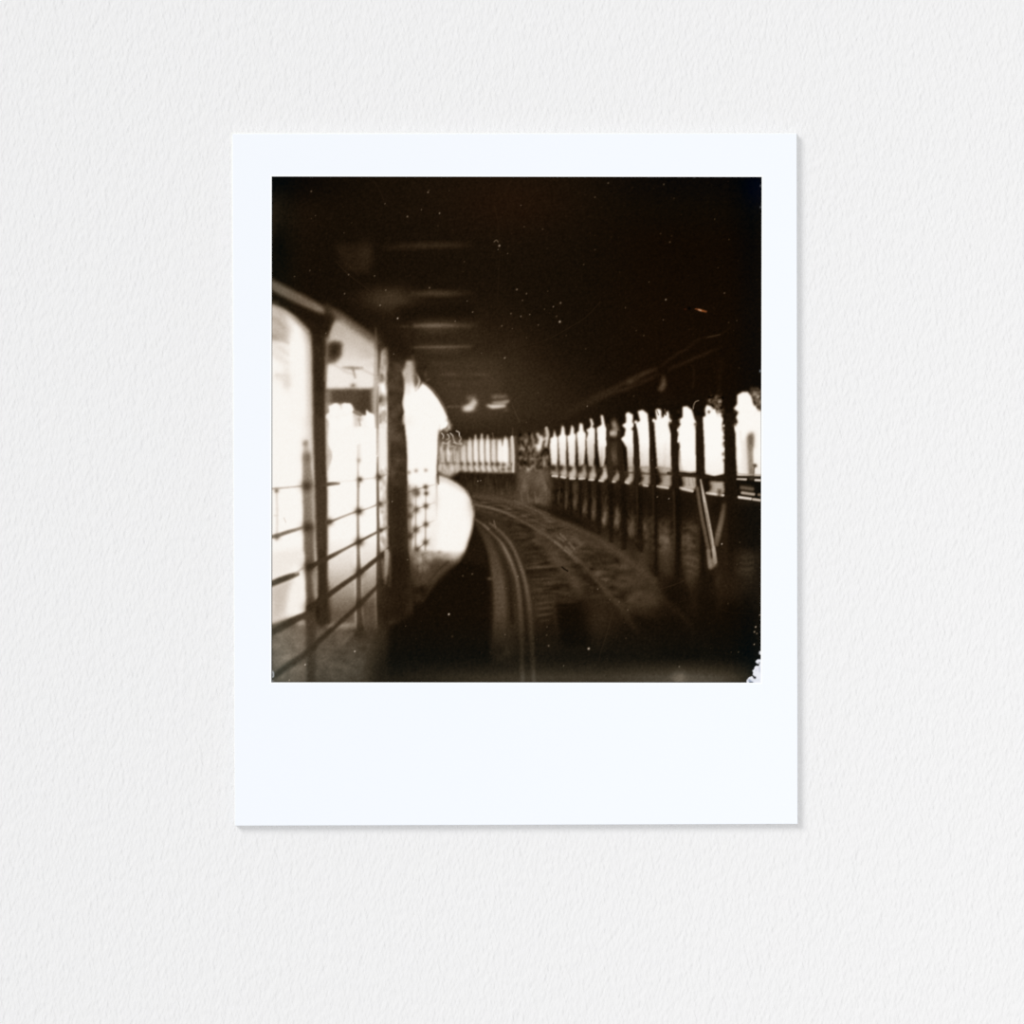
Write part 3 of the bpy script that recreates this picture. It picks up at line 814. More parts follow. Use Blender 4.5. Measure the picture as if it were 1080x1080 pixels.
soften(C3(30, 100, 310, 80, 310, 460, 30, 450), 1.0, 1.5)
mottle(C3(50, 200, 305, 240, 305, 430, 50, 430), 12, 1.0, 1.4, 1, seed=72)
mottle(C3(50, 430, 310, 430, 300, 700, 60, 700), 7, 1.6, 3, 1, seed=73)
# --- bright window columns (outline read from top, then down the right side and back)
LOW = lambda u: 490 + (u - 310) * .092      # lower edge of the sill strip in C3 units


def column(tl, pts, tone, blur=.8, fade=None):
    poly(tl(*pts), tone if fade is None else fade, blur, 1)


def grad(tl, v0, t0, v1, t1): return (tl(0, v0)[0], t0, tl(0, v1)[0], t1)


column(C3, (345, 100, 358, 150, 372, 165, 372, 330, 365, 392, 322, 392, 308, 240, 312, 170, 335, 160), 0, .9, grad(C3, 200, 250, 420, 215))
column(C3, (408, 62, 425, 85, 432, 140, 445, 150, 440, 330, 440, 400, 390, 398, 380, 240, 374, 160, 396, 140), 0, .9, grad(C3, 160, 250, 410, 205))
column(C3, (485, 58, 503, 90, 505, 130, 520, 140, 515, 330, 510, 405, 465, 405, 455, 240, 447, 155, 472, 140), 0, .9, grad(C3, 160, 250, 410, 205))
column(C3, (550, 45, 575, 55, 582, 110, 600, 130, 598, 250, 585, 380, 545, 400, 535, 240, 525, 130, 545, 110), 0, .9, grad(C3, 160, 250, 420, 190))
column(C3, (632, 8, 650, 15, 665, 60, 652, 75, 676, 95, 672, 260, 670, 330, 660, 400, 625, 400, 612, 300, 605, 180, 620, 130, 605, 100, 635, 85, 645, 60), 0, .8, grad(C3, 150, 242, 420, 150))
column(C3, (722, -20, 740, -15, 755, 60, 770, 100, 765, 180, 780, 225, 760, 245, 760, 330, 745, 400, 720, 400, 700, 260, 692, 120, 690, 85, 730, 60), 0, .8, grad(C3, 200, 250, 420, 175))
poly(C3(815, 30, 850, 60, 870, 100, 850, 160, 820, 150, 780, 130, 830, 100), 118, 1.6, .9, True)
blob(C3(820, 130), 3.4, 2.4, 195, .8)
blob(C3(832, 60), 2.0, 3.6, 150, .7)
poly(C3(800, 200, 860, 180, 860, 400, 810, 400), 72, 3, .8)
blob(C3(825, 320), 3, 5, 98, .6)
column(C3, (925, -30, 945, -42, 985, -20, 980, 40, 998, 65, 970, 95, 985, 110, 990, 280, 985, 400, 945, 400, 935, 250, 905, 200, 885, 175, 915, 150, 925, 95, 895, 65, 930, 40), 0, .8, grad(C3, 200, 250, 400, 170))
column(C4, (20, -50, 60, -60, 100, -30, 110, 60, 118, 180, 115, 400, 40, 400, 28, 180, 15, 90, -5, 50, 40, 30), 0, .8, grad(C4, 200, 250, 420, 205))
column(C4, (165, -60, 185, -70, 210, -60, 215, 10, 265, -55, 285, 10, 285, 40, 270, 60, 288, 130, 292, 420, 180, 400, 165, 200, 155, 60, 140, 25, 175, 20), 0, .8, grad(C4, 200, 248, 420, 205))
column(C4, (385, -85, 420, -90, 460, -60, 478, 0, 500, 55, 490, 100, 495, 440, 450, 450, 360, 435, 358, 200, 342, 190, 350, 100, 348, 80, 370, 60, 352, 20, 385, 0), 0, .8, grad(C4, 300, 252, 450, 235))
column(C4, (568, -70, 580, -100, 615, -90, 690, -40, 715, 20, 705, 60, 722, 150, 715, 190, 726, 280, 722, 460, 640, 480, 568, 460, 560, 200, 548, 0, 572, -10), 0, .8, grad(C4, 300, 252, 470, 238))
column(C4, (828, -180, 870, -205, 915, -205, 945, -170, 960, -110, 1000, -60, 1040, -60, 1040, 480, 830, 480, 820, 330, 815, 130, 795, 65, 835, 45, 820, 0, 840, -40, 800, -70, 830, -110), 0, .9, grad(C4, 300, 250, 480, 232))
for p, t in (((38, 392, 118, 392, 120, 480, 45, 480), 186), ((178, 392, 293, 405, 294, 485, 200, 480), 182), ((945, 392, 985, 392, 988, 470, 950, 470), 150)):
    poly((C4 if p[0] < 900 else C3)(*p), t, 1.3, .9)
for v in (70, 105, 150, 190, 225, 260, 300, 335):
    blob(C4(716 + (v % 3) * 3, v), 1.0, 1.1, 246, .8)
for u, v in ((350, 105), (348, 195), (494, 55), (150, 25), (287, 35), (5, 40), (800, 68)):
    blob(C4(u, v), 1.3, 1.3, 248, .9)
# leaves breaking into the tops
for tl, pts, t in ((B4, (600, 850, 640, 835, 690, 860, 700, 940, 640, 900, 600, 900), 120), (B4, (640, 930, 700, 930, 705, 980, 650, 970), 150), (B4, (945, 770, 1000, 780, 1040, 820, 1040, 960, 980, 900, 950, 820), 138)):
    poly(tl(*pts), t, 1.8, .75, True)
mottle(B4(590, 830, 710, 830, 715, 1000, 620, 980), 30, 1.0, 1.0, 1, seed=81)
mottle(B4(940, 770, 1040, 770, 1040, 960, 970, 940), 26, 1.2, 1.2, 1.5, seed=82)
stroke(B4(660, 880, 640, 930), 1.6, 60, 1, .8)
stroke(B4(205, 930, 225, 975, 228, 1000), 1.1, 60, .6, .9)
stroke(B4(178, 950, 190, 985), 1, 60, .6, .8)
stroke(B4(240, 940, 250, 985), 1.4, 70, .6, .9)
for (u, v) in ((355, 960), (352, 1030), (497, 1010), (490, 1060), (600, 960), (808, 960), (812, 1030), (142, 1055), (288, 1000), (285, 1050)):
    blob(B4(u, v), 1.3, 1.3, 40, .7)
for (u, v) in ((346, 70), (340, 140), (352, 240), (720, 100), (726, 160), (722, 220), (718, 300), (725, 350), (498, 80), (812, 60)):
    blob(C4(u, v), 1.3, 1.5, 46, .65)
# soft inner shading of the columns
stroke(C4(245, 200, 240, 330, 235, 420), 2.2, [236, 205, 170], 2, .6)
stroke(C4(360, 280, 362, 380, 375, 430), [2, 3.5, 3.5], [140, 176, 190], 1.8, .75)
stroke(C4(55, 300, 60, 420), 3, 205, 2, .5)
stroke(C3(950, 260, 955, 400), 2, [220, 150], 1.8, .6)
stroke(C3(730, 250, 725, 400), 2, [210, 120], 1.6, .6)
stroke(C3(560, 300, 555, 390), 2, [190, 120], 1.5, .6)
poly(C4(925, 130, 960, 120, 965, 200, 945, 300, 960, 490, 920, 490, 905, 260, 905, 180), 108, 2.0, .85)
poly(C4(915, 150, 962, 130, 960, 240, 930, 260), 76, 1.8, .75)
stroke(C4(940, 240, 945, 360, 950, 490), [4, 4, 5], [120, 116, 90], 2, .7)
stroke(C4(855, 120, 870, 300, 868, 470), 2, 226, 2, .6)
stroke(C4(885, 200, 895, 470), 3, 214, 2.4, .6)
stroke(C4(990, 120, 985, 300), 2, 238, 2, .5)
poly(C4(952, 382, 985, 378, 992, 402, 968, 410), 44, .9, .95)
stroke(C4(968, 405, 962, 480), 1.4, 70, 1, .7)
for u0, u1, v in ((830, 1020, 460), (360, 490, 440), (170, 290, 410), (30, 115, 405)):
    stroke(C4(u0, v, (u0 + u1) / 2, v + 6, u1, v + 8), 1.4, 150, .9, .7)

for u0, u1, v0 in ((322, 372, 385), (388, 444, 390), (465, 516, 395), (550, 600, 385), (628, 672, 385), (722, 766, 385), (945, 988, 385)):
    poly(C3(u0 + 22, v0, u1, v0, u1 + 10, 490, u0 + 30, 490), 196, 1.4, .7)
# sill strip under the columns, seen between the posts
SILL = [
    (C3, (318, 420, 345, 430, 368, 470, 345, 480, 318, 460), 160), (C3, (390, 430, 430, 400, 445, 440, 430, 495, 400, 490), 178), (C3, (465, 440, 505, 405, 525, 440, 505, 500, 475, 505, 460, 480), 190),
    (C3, (550, 440, 580, 410, 602, 440, 590, 500, 545, 505, 535, 470), 165), (C3, (630, 430, 660, 405, 685, 470, 665, 515, 625, 510), 175), (C3, (718, 490, 740, 450, 735, 400, 765, 430, 778, 490, 745, 524, 710, 515), 195),
    (C3, (815, 500, 845, 460, 850, 420, 880, 470, 870, 510, 840, 532, 812, 525), 150), (C3, (920, 510, 955, 470, 950, 410, 990, 460, 990, 510, 960, 545, 915, 535), 195),
    (C4, (30, 545, 70, 500, 50, 470, 115, 470, 122, 530, 95, 562, 40, 556), 182), (C4, (180, 560, 220, 520, 200, 480, 285, 470, 296, 540, 270, 582, 200, 576), 172),
    (C4, (365, 575, 400, 550, 375, 480, 490, 478, 494, 570, 460, 606, 365, 588), 186), (C4, (585, 610, 620, 580, 600, 520, 715, 525, 724, 600, 700, 640, 585, 624), 176),
]
for tl, p, t in SILL:
    poly(tl(*p), t, 1.2, .95)
for p, t, w in (((32, 546, 100, 560), 222, 2), ((180, 562, 265, 576), 222, 2.2), ((362, 576, 465, 602), 236, 2.6), ((582, 616, 715, 636), 236, 2.4), ((835, 650, 940, 664), 236, 2.6), ((960, 668, 1015, 676), 205, 2.4),
                ((830, 500, 900, 505), 214, 2.2), ((980, 510, 1018, 512), 222, 2.6)):
    stroke(C4(*p), w, t, 1, .95)
for p in ((330, 478, 365, 480), (400, 485, 432, 492), (475, 498, 510, 500), (550, 500, 590, 500), (630, 510, 662, 510), (712, 515, 745, 522), (815, 522, 842, 528), (920, 530, 962, 542), (1040, 545, 1075, 552)):
    stroke(C3(*p), 2, 218, 1.1, .8)
for u, v in ((335, 412), (398, 413), (468, 418), (555, 428), (628, 425), (712, 435), (815, 445), (915, 470), (1025, 465)):
    blob(C3(u, v), 2.2, 2.4, 44, .92)
poly(C4(855, 550, 960, 560, 965, 640, 860, 630), 52, 1.5, .8)
stroke(C4(865, 572, 955, 585), 3, 98, 1.4, .8)
stroke(C4(870, 615, 965, 628), 2.6, 168, 1.1, .9)
stroke(C4(1005, 630, 1020, 632), 2.6, 130, 1.2, .8)
for k in range(7):
    u = 385 + k * 16
    stroke(C4(u, 495, u + 8, 555), 1.2, 110 if k % 2 else 150, .9, .45)
for k in range(4):
    stroke(C4(610, 535 + k * 22, 720, 538 + k * 24), 1.2, 150, 1, .4)
    stroke(C4(205, 490 + k * 20, 290, 486 + k * 22), 1.2, 140, 1, .4)
    stroke(C4(50, 485 + k * 18, 118, 484 + k * 18), 1.2, 140, 1, .4)
# dark hand rail running along
stroke(C3(560, 410, 780, 440, 900, 450, 1080, 458) + C4(150, 462, 280, 462), [1, 1.5, 2, 2.6, 2.6, 3], [60, 52, 46, 42, 40, 38], 1.2, [0, .2, .35, .45, .45, .45])
stroke(C4(270, 455, 380, 468, 500, 478, 640, 492, 730, 490), [3, 3.2, 3.6, 3.4, 3.4], [44, 42, 34, 32, 30], 1.2, .92)
stroke(C4(820, 488, 900, 487, 1020, 494), 2.8, 36, 1.1, .92)
stroke(C3(780, 432, 900, 446, 1060, 452) + C4(90, 462, 290, 470, 440, 470), 1, [74, 76, 72, 76, 70, 46], 1.0, .5)
for u, v in ((20, 480), (175, 490), (345, 510), (575, 560)):
    blob(C4(u, v), 4.2, 5.4, 22, .75)
# window posts over the band
for tl, p, w, t in ((C3, (780, 60, 785, 250, 800, 400, 800, 520), [3, 4, 6, 4], 42), (C3, (868, 120, 880, 300, 895, 420, 900, 540), [3, 6, 6, 4], 34), (C3, (1000, 60, 1010, 250, 1020, 440, 1015, 560), [2.5, 4.6, 4.4, 4], 34),
                    (C4, (125, 10, 132, 250, 145, 440, 150, 580), [3, 3.6, 5, 5], 30), (C4, (315, 40, 322, 250, 330, 470, 335, 600), [5, 6.2, 6, 6], 28), (C4, (522, 10, 526, 250, 532, 470, 540, 600), [6.4, 7.2, 7.2, 6], 28),
                    (C4, (768, 0, 770, 250, 776, 470, 790, 700), [9, 10.5, 11.5, 13], 24)):
    stroke(tl(*p), w, t, 1.0, .9)

# --- verticals below the sill: dim light between posts
for (u, t, w, v0, v1, b) in ((385, 48, 1.6, 510, 700, 50), (440, 52, 3.4, 520, 740, 60), (515, 54, 4, 530, 740, 66), (595, 46, 3.4, 520, 800, 66), (665, 48, 4.4, 540, 830, 76), (755, 46, 5, 540, 880, 88), (855, 44, 5.2, 545, 900, 92),
                           (975, 50, 6.4, 560, 960, 78)):
    stroke(C3(u, v0, u + 2, (v0 + v1) / 2, u - 2, v1), w, [t - 10, t - 14, t - 4], 2.0, .85)
    blob(C3(u - 6, v1 - 45), w * .45, 3.6, b + 14, .85)
    blob(C3(u + 4, v1 - 95), w * .38, 3.4, b + 6, .7)
    blob(C3(u, v1 - 150), w * .3, 3, b - 14, .6)
blob(C3(515, 565), 2.6, 3, 66, .7)
for (u, v, rx, ry, t) in ((90, 830, 5, 14, 50), (95, 910, 4.6, 8, 72), (110, 980, 4, 8, 64), (250, 880, 6, 12, 52), (250, 1000, 5.2, 9, 92), (240, 1060, 5, 8, 84), (440, 920, 7, 10, 56), (430, 1010, 6, 6, 70), (290, 900, 1.6, 20, 42), (130, 760, 1.6, 18, 38)):
    blob(C4(u, v), rx, ry, t, .8)
for (u, v, rx, ry, t) in ((60, 60, 6, 12, 62), (250, 60, 6, 14, 58), (440, 40, 6, 6, 76), (460, 110, 6, 10, 70), (455, 190, 5, 5, 76), (480, 290, 5, 14, 44), (910, 60, 6, 12, 48), (900, 130, 6, 3, 50), (670, 220, 3, 8, 44), (690, 400, 4, 10, 36)):
    blob(D4(u, v), rx, ry, t, .75)
mottle(C3(320, 560, 1080, 600, 1080, 1040, 900, 960, 560, 800, 320, 700), 5, .9, 1.8, 2, seed=91)
mottle(C4(0, 780, 120, 780, 300, 820, 500, 860, 500, 1080, 0, 1080), 8, 1.6, 1.8, 2, seed=92)
poly(C4(0, 590, 500, 620, 500, 820, 380, 860, 0, 800), 19, 5, .75)
poly(C3(760, 570, 1080, 575, 1080, 780, 880, 760), 22, 4, .5)
for k in range(6):
    stroke(C4(395, 905 + k * 32, 440, 900 + k * 32, 485, 925 + k * 32), 1.6, 74 if k % 2 == 0 else 36, 1.5, .4)
    stroke(D4(395, 20 + k * 30, 440, 15 + k * 30, 510, 45 + k * 30), 1.6, 84 if k % 2 == 0 else 48, 1.5, .45)
    stroke(D4(865, 20 + k * 24, 910, 24 + k * 24, 960, 15 + k * 24), 1.4, 58 if k % 2 == 0 else 30, 1.2, .5)
for (u, w, t) in ((165, 4, 18), (345, 6, 16), (545, 5, 18), (770, 6, 22)):
    stroke(C4(u, 600, u + 5, 800, u + 5, 1080) + D4(u + 5, 160), [w] * 4, [t, t, t, t + 4], 2.6, .85)
for u, w in ((30, 3), (690, 4)):
    stroke(C4(u - 5, 600, u - 10, 800, u - 10, 1060), w, 22, 2.5, .6)
for (u, w, v1) in ((420, 2.2, 760), (480, 2.6, 790), (555, 3, 820), (630, 3.4, 860), (705, 4.4, 940), (805, 5, 1000), (910, 6, 1060), (1045, 5, 1080)):
    stroke(C3(u, 530 if u < 700 else 560, u + 2, 760, u + 4, v1), w, [20, 18, 24], 1.8, .8)
stroke(C3(1015, 570, 1020, 800, 1010, 1000), 1.4, 46, 1.4, .6)
stroke(C4(312, 600, 318, 850, 315, 1060), 2.2, 46, 1.6, .6)
stroke(C4(145, 560, 148, 760, 140, 960), 1.6, 44, 1.4, .6)
poly(C4(830, 700, 1040, 720, 1040, 1080, 780, 1080, 770, 760), 17, 4, .8)
poly(C4(600, 660, 720, 660, 640, 900), 17, 4, .8)
poly(D4(520, 120, 640, 150, 680, 520, 480, 420, 460, 330), 19, 5, .8)
poly(D4(330, 40, 400, 100, 430, 300, 480, 360, 380, 420, 330, 240), 22, 4, .8)
poly(D4(700, 380, 1030, 300, 1030, 880, 760, 860, 600, 600), 14, 8, .8)
stroke(D4(0, 180, 120, 260, 260, 400, 380, 500, 520, 680), [7, 7, 7, 6, 5], [52, 46, 40, 34, 20], 5, .6)
blob(D4(90, 380), 9, 7, 58, .7, 20)
blob(D4(190, 460), 14, 5, 24, .7)
# slanted braces
stroke(C4(505, 580, 540, 800, 580, 1000, 600, 1090), [3.4, 3.4, 3.6, 3.6], [88, 92, 84, 84], 1.6, .9)
stroke(C4(532, 510, 560, 660, 590, 820, 620, 980, 640, 1090) + D4(650, 60), [1.6, 3, 3.4, 3.6, 4, 4], [150, 186, 172, 168, 160, 130], 1.1, .95)
stroke(D4(595, -30, 602, 40, 610, 100), 4, [112, 118, 110], 1.6, .85)
poly(D4(598, 30, 655, 20, 662, 85, 610, 118, 596, 80), 124, 1.4, .8)
stroke(C4(565, 700, 600, 900, 622, 1060), 1.4, [110, 70, 70], 1, .6)
stroke(C4(722, 715, 705, 820, 680, 930, 660, 1030), [4, 5, 5.5, 5], [64, 92, 104, 84], 2, .88)

# --- uneven development along the edges
gxx, gyy = np.meshgrid(GX, GY)
ramp = np.clip((gyy - 690) / 24, 0, 1) ** 1.7
T += ramp * np.interp(gxx, [287, 330, 440, 500, 560, 640, 700, 718, 760, 790, 803], [-6, -8, 16, 28, 36, 36, 52, 62, 48, 22, 4]) * np.clip(1.3 - T / 120, 0, 1)
blob(D4(360, 1005), 4.5, 4.5, 112, .7)
poly([(795, 600), (804, 590), (804, 700), (797, 700)], 26, 3, .6)
poly([(797, 190), (804, 190), (804, 400), (798, 400)], 17, 3, .6)

T[:] = gauss(T, .4)
# film grain
g = gauss(rng.standard_normal((NY, NX)), .7)
g /= g.std()
T += g * np.interp(T, [0, 40, 120, 220, 255], [1.1, 2.3, 3.0, 1.6, 1.0])

# hairs and scratches
stroke(A1(575, 740, 670, 840, 800, 940, 920, 1040), .7, 44, .6, .6)
stroke(A1(880, 80, 940, 180, 960, 240), .7, 34, .6, .5)
stroke(A2(858, 280, 890, 450, 900, 700, 885, 1040), .7, 34, .6, .5)
stroke(A2(858, 578, 875, 565, 890, 580), .9, 100, .6, .8)
stroke(B3(30, 430, 200, 400, 330, 350, 470, 270, 600, 190, 720, 60), .7, 40, .6, .5)
stroke(B3(0, 900, 60, 1040), .7, 70, .6, .6)
stroke(B4(590, 352, 690, 330), .8, 58, .6, .7)
stroke(B4(472, 935, 476, 905, 490, 878, 514, 868), 1.0, 128, .6, .85)
stroke(D4(0, 360, 180, 290, 350, 232, 520, 140), .8, 54, .6, .4)
stroke(D3(1060, 345, 920, 390, 840, 440, 800, 540, 760, 680, 720, 800, 700, 950), .8, [58, 60, 46, 46, 42, 36, 30], .6, .6)
stroke(D3(405, 100, 425, 120, 452, 135), 1, 12, .6, .9)
stroke(D4(690, 440, 780, 470, 940, 480), .7, 32, .6, .5)

# dust specks: (tile, u, v, radius px, tone)
DUST = [(A1, 372, 168, .8, 130), (A1, 405, 366, .6, 100), (A1, 372, 388, .6, 90), (A1, 640, 505, .6, 100), (A1, 675, 845, .7, 150), (A1, 887, 856, .8, 120), (A1, 360, 812, .7, 110), (A1, 236, 860, .7, 110),
        (A1, 643, 1000, .8, 130), (A1, 978, 972, .8, 120), (A1, 972, 268, .7, 100), (A1, 700, 425, .8, 60), (A2, 320, 175, .9, 150), (A2, 327, 160, .6, 110), (A2, 413, 346, .9, 140), (A2, 152, 373, 1.0, 130), (A2, 266, 317, .7, 110),
        (A2, 492, 162, .6, 80), (A2, 900, 610, 1.2, 170), (A2, 890, 640, .6, 110), (A2, 968, 674, .8, 90), (A2, 615, 741, .8, 80), (A2, 332, 953, .9, 130), (A2, 1042, 967, .9, 120), (A2, 637, 1060, .6, 90), (A2, 400, 450, 1.0, 50),
        (A3, 72, 282, .7, 100), (A3, 100, 456, .8, 80), (A3, 250, 476, .8, 90), (A3, 675, 215, .9, 90), (A3, 783, 100, .8, 110), (A3, 675, 643, .7, 80), (A3, 584, 763, .7, 100), (A3, 39, 966, 1.0, 100), (A3, 118, 1000, .9, 110),
        (A3, 290, 980, .7, 80), (A3, 85, 1055, .9, 90), (A3, 395, 1076, 1.2, 120), (A4, 232, 111, .9, 100), (A4, 315, 225, .9, 60), (A4, 282, 581, .8, 100), (A4, 206, 512, .8, 70), (A4, 296, 530, .7, 70), (A4, 764, 560, .8, 70),
        (A4, 647, 394, .8, 70), (A4, 674, 790, .7, 60), (A4, 726, 995, .9, 100), (A4, 249, 1049, 1.0, 150), (A4, 112, 905, .7, 80), (B2, 73, 199, .9, 170), (B2, 540, 222, .8, 130), (B2, 683, 147, .9, 110), (B2, 920, 260, .9, 110),
        (B2, 995, 160, 1.0, 100), (B2, 1075, 182, .8, 130), (B2, 944, 521, 1.0, 150), (B2, 753, 483, .6, 100), (B2, 1006, 282, .7, 80), (B2, 637, 57, .6, 100), (B2, 42, 490, .6, 140), (B3, 389, 226, 1.3, 190), (B3, 362, 182, 1.0, 80),
        (B3, 336, 104, .8, 130), (B3, 265, 124, .8, 80), (B3, 145, 167, .8, 110), (B3, 73, 182, .7, 100), (B3, 214, 252, .8, 100), (B3, 442, 338, .9, 60), (B3, 120, 358, .8, 70), (B3, 600, 447, .9, 60), (B3, 612, 913, .9, 130),
        (B3, 212, 804, .7, 90), (B3, 922, 112, .7, 90), (B3, 1010, 298, .7, 80), (B3, 990, 832, .7, 90), (B3, 116, 1045, .7, 90), (B4, 228, 211, .9, 80), (B4, 70, 338, .9, 80), (B4, 760, 232, .9, 60), (B4, 827, 217, .7, 70),
        (B4, 845, 602, 1.0, 44), (B1, 574, 344, .6, 235), (B1, 492, 320, .7, 120), (B1, 933, 92, .9, 150), (B1, 1075, 198, .9, 190), (C1, 1033, 686, .6, 150), (C2, 725, 520, .8, 180), (C2, 748, 515, .6, 140), (C2, 28, 686, .6, 150),
        (C4, 180, 648, .7, 170), (C4, 275, 662, .7, 200), (C4, 705, 1032, .9, 210), (C4, 850, 1018, .9, 70), (C4, 148, 170, .5, 100), (C4, 138, 350, .5, 110), (D1, 726, 787, 1.0, 215), (D1, 322, 895, .9, 225), (D1, 193, 1022, .8, 190),
        (D1, 845, 127, .6, 200), (D2, 489, 485, 1.2, 225), (D2, 153, 42, .7, 150), (D2, 603, 172, .9, 90), (D2, 680, 157, 1.0, 100), (D2, 947, 651, .8, 100), (D2, 138, 580, .6, 80), (D2, 517, 665, 1.4, 52), (D2, 820, 195, 1.4, 78),
        (D2, 1050, 178, .9, 130), (D3, 624, 765, 1.4, 210), (D3, 298, 741, 1.1, 110), (D3, 282, 655, .9, 90), (D3, 285, 588, .9, 80), (D3, 420, 905, .8, 110), (D3, 698, 280, 1.0, 110), (D3, 797, 367, 1.0, 90), (D3, 872, 385, 1.2, 90),
        (D3, 942, 450, 1.0, 100), (D3, 766, 213, .9, 90), (D3, 926, 680, .8, 80), (D3, 72, 122, .8, 120), (D4, 358, 912, .9, 130), (D4, 755, 398, 1.0, 60), (D4, 840, 793, .9, 80), (D4, 780, 793, .7, 60), (D4, 828, 80, .8, 70),
        (D4, 980, 588, 1.0, 190), (D4, 970, 628, 1.0, 160), (D4, 990, 642, .8, 150), (D4, 968, 730, .9, 150), (D4, 1014, 492, .7, 180)]
for tl, u, v, r, t in DUST:
    blob(tl(u, v), r * .55, r * .6, t * .92, .9)
DUST_BOX = [(295, 800, 190, 400, 120), (430, 800, 590, 710, 80)]
for xa, xb, ya, yb, cnt in DUST_BOX:
    for _ in range(cnt):
        c = (rng.uniform(xa, xb), rng.uniform(ya, yb))
        jj, ii = int((c[1] - y0) * R), int((c[0] - x0) * R)
        if T[jj, ii] < 60:
            blob(c, .42, .42, T[jj, ii] + rng.uniform(10, 30), .7)

T = np.clip(T, 4, 253)
STOPS = [0, 8, 18, 30, 45, 60, 90, 130, 170, 210, 240, 252]
RR = [2, 10, 22, 38, 55, 71, 104, 146, 187, 224, 246, 251]
GG = [1, 7, 14, 26, 42, 56, 88, 131, 173, 213, 239, 247]
BB = [0, 4, 6, 14, 27, 40, 71, 114, 158, 202, 231, 241]
C = np.stack([np.interp(T, STOPS, v) for v in (RR, GG, BB)], -1)
GXX, GYY = np.meshgrid(GX, GY)


def tint(mask, r, g, b):
    C[..., 0] += mask * r; C[..., 1] += mask * g; C[..., 2] += mask * b


def sm(a, lo, hi):
    t = np.clip((a - lo) / (hi - lo), 0, 1)
    return t * t * (3 - 2 * t)


dark = np.clip(1 - T / 120, 0, 1)
mid = np.clip(1 - np.abs(T - 70) / 90, 0, 1)
tint(sm(GYY, 640, 716) * np.maximum(dark, mid * .8), -9, 1, 6)                    # greenish grey lower edge
tint(sm(-GXX, -325, -288) * np.maximum(dark, mid) * .9, -6, 1, 3)                # left edge
tint(sm(GXX, 765, 800) * dark, -7, -1, 3)                                        # right edge
tint(sm(-GYY, -225, -188) * sm(np.abs(GXX - 500), 80, 220) * dark, -8, -4, 1)    # top corners
tint(np.exp(-((GXX - 540) / 60) ** 2 - ((GYY - 215) / 30) ** 2) * dark, 6, 1, 0) # reddish cast at the top
tint(np.exp(-((GXX - 800) / 14) ** 2 - ((GYY - 200) / 18) ** 2) * dark, 0, 0, 10)
tint(sm(GXX, 600, 700) * sm(-GYY, -440, -400) * sm(GYY, 215, 260) * dark * .8, 3, -1, -2)


def paint(pts, rgb, blur=.5, alpha=1.0):
    r = mask_poly(pts, blur)
    if r is None:
        return
    a, (i0, i1, j0, j1) = r
    S = C[j0:j1, i0:i1]
    S += (a * alpha)[..., None] * (np.array(rgb, float) - S)


# orange scratch, flaked emulsion in the lower corners
paint(B4(475, 118, 520, 122, 582, 140, 580, 150, 535, 142), (150, 84, 42), .5)
paint(B4(505, 122, 540, 132, 535, 140, 515, 132), (205, 165, 130), .4, .9)
paint(B4(395, 118, 420, 122, 418, 130, 398, 128), (70, 30, 12), .6)
paint(B4(425, 105, 455, 108, 450, 132, 428, 128), (3, 2, 2), .7, .9)
paint(D4(902, 1045, 908, 1015, 925, 995, 950, 985, 968, 1005, 985, 1000, 955, 975, 960, 955, 952, 940, 965, 930, 972, 908, 985, 900, 1003, 905, 1008, 890, 985, 878, 978, 866, 995, 848, 1040, 846, 1040, 1045), (232, 232, 238), .35)
paint(D4(1005, 800, 1010, 782, 1040, 776, 1040, 815, 1015, 812), (214, 212, 214), .4)
paint(D4(918, 1020, 928, 1008, 960, 1035, 985, 1042, 930, 1042), (128, 140, 164), .6, .8)
paint(D4(960, 1000, 975, 985, 985, 1002, 975, 1008), (30, 28, 30), .4, .85)
paint(D4(1000, 915, 1018, 905, 1018, 960, 1005, 950), (200, 202, 212), .6, .8)
paint(D4(1005, 868, 1014, 872, 1012, 890, 1004, 884), (60, 58, 60), .4, .7)
paint(D4(975, 940, 990, 930, 986, 950), (190, 190, 206), .5, .8)
paint(D4(945, 1015, 1010, 1008, 1010, 1020, 950, 1025), (214, 218, 228), .5, .7)
for pts in ((50, 938, 62, 945, 72, 962, 70, 990, 58, 1000, 48, 995, 60, 985, 62, 965, 54, 952, 48, 952), (48, 1015, 60, 1020, 62, 1030, 48, 1032)):
    paint(D1(*pts), (205, 210, 216), .5, .95)
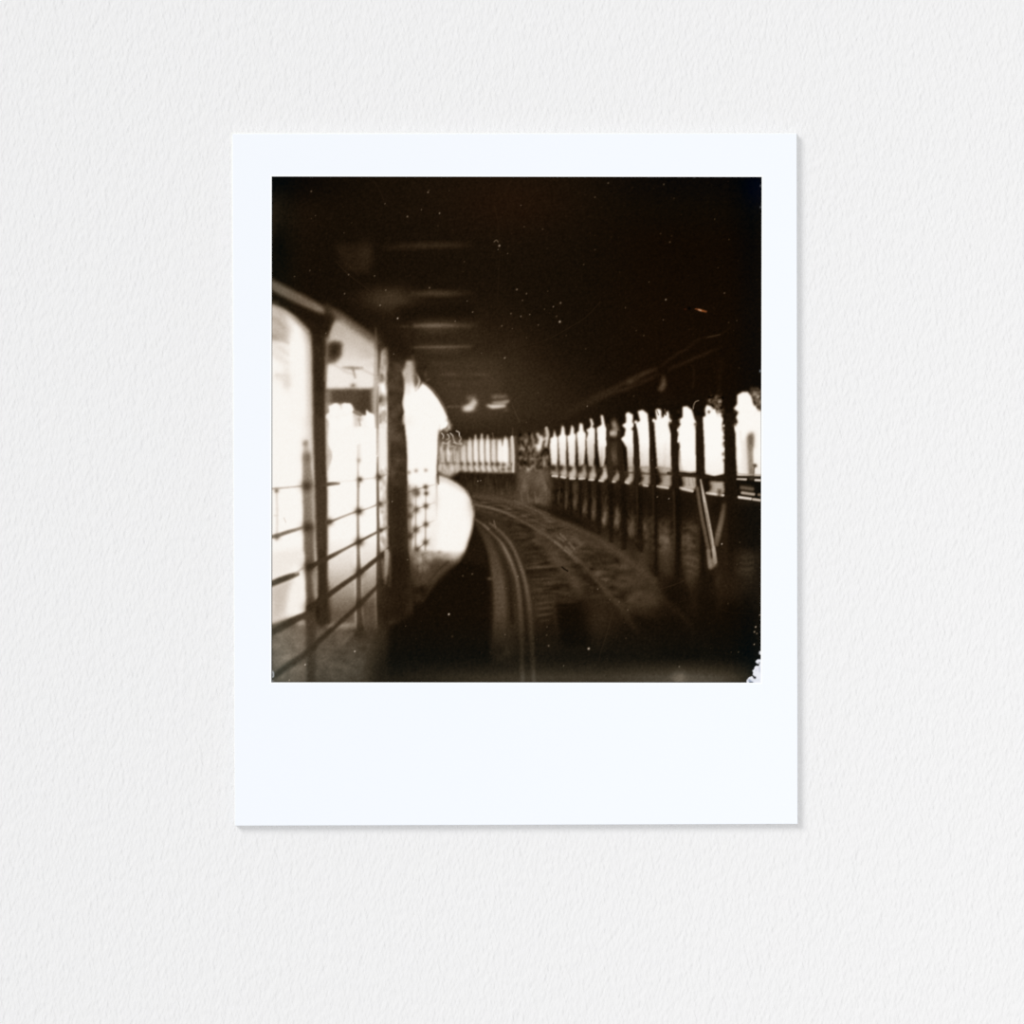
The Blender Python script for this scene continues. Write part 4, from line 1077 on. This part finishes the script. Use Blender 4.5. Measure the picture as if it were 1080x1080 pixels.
for (u, v) in ((1024, 122), (1022, 298), (360, 48), (478, 50)):
    paint(A4(u - 8, v - 8, u + 8, v - 8, u + 8, v + 8, u - 8, v + 8), (150, 150, 152), .5, .8)
paint(B4(1012, 618, 1030, 618, 1030, 635, 1012, 635), (180, 190, 200), .5, .8)
# dark rim where the picture meets the border
rim = np.minimum.reduce([GXX - 286.3, 803.2 - GXX, GYY - 186.2, 719.9 - GYY])
flake = (np.minimum(C[..., 0], C[..., 2]) > 195) & (GXX > 780) & (GYY > 680)
k = np.clip(1 - rim / 1.1, 0, 1) * np.where(flake, 0, .75)
C *= (1 - k[..., None])
C = np.clip(C, 1.5, 255)

L = dye(C)
pic_mat, pb = material('printed_picture', (0.1, 0.1, 0.1), 0.6, 0.0)
an = pic_mat.node_tree.nodes.new('ShaderNodeVertexColor')
an.layer_name = 'print_dye'
pic_mat.node_tree.links.new(an.outputs['Color'], pb.inputs['Base Color'])

me = bpy.data.meshes.new('picture')
# the grid is stretched very slightly to the four corners of the window
u = np.linspace(0, 1, NX)[None, :]
v = np.linspace(0, 1, NY)[:, None]
px = (x0 + (x1 - x0) * u) + 0 * v
py = (y0 + (y1 - y0) * v) + 0 * u
co = np.stack([(px - 540) * MM - OX, np.full(px.shape, -PIC), (540 - py) * MM - OZ], -1).reshape(-1, 3)
idx = np.arange(NX * NY).reshape(NY, NX)
q = np.stack([idx[1:, :-1], idx[1:, 1:], idx[:-1, 1:], idx[:-1, :-1]], -1).reshape(-1, 4)
me.vertices.add(len(co)); me.vertices.foreach_set('co', co.astype(np.float32).ravel())
me.loops.add(q.size); me.loops.foreach_set('vertex_index', q.astype(np.int32).ravel())
me.polygons.add(len(q)); me.polygons.foreach_set('loop_start', np.arange(0, q.size, 4, dtype=np.int32))
me.update(calc_edges=True)
ca = me.color_attributes.new('print_dye', 'FLOAT_COLOR', 'POINT')
ca.data.foreach_set('color', np.concatenate([L.reshape(-1, 3), np.ones((NX * NY, 1))], 1).astype(np.float32).ravel())
me.materials.append(pic_mat)
pic = bpy.data.objects.new('picture', me)
COL.objects.link(pic)
pic.parent = photo
pic['label'] = 'dark sepia picture of a curved railway track under a roof with bright windows'
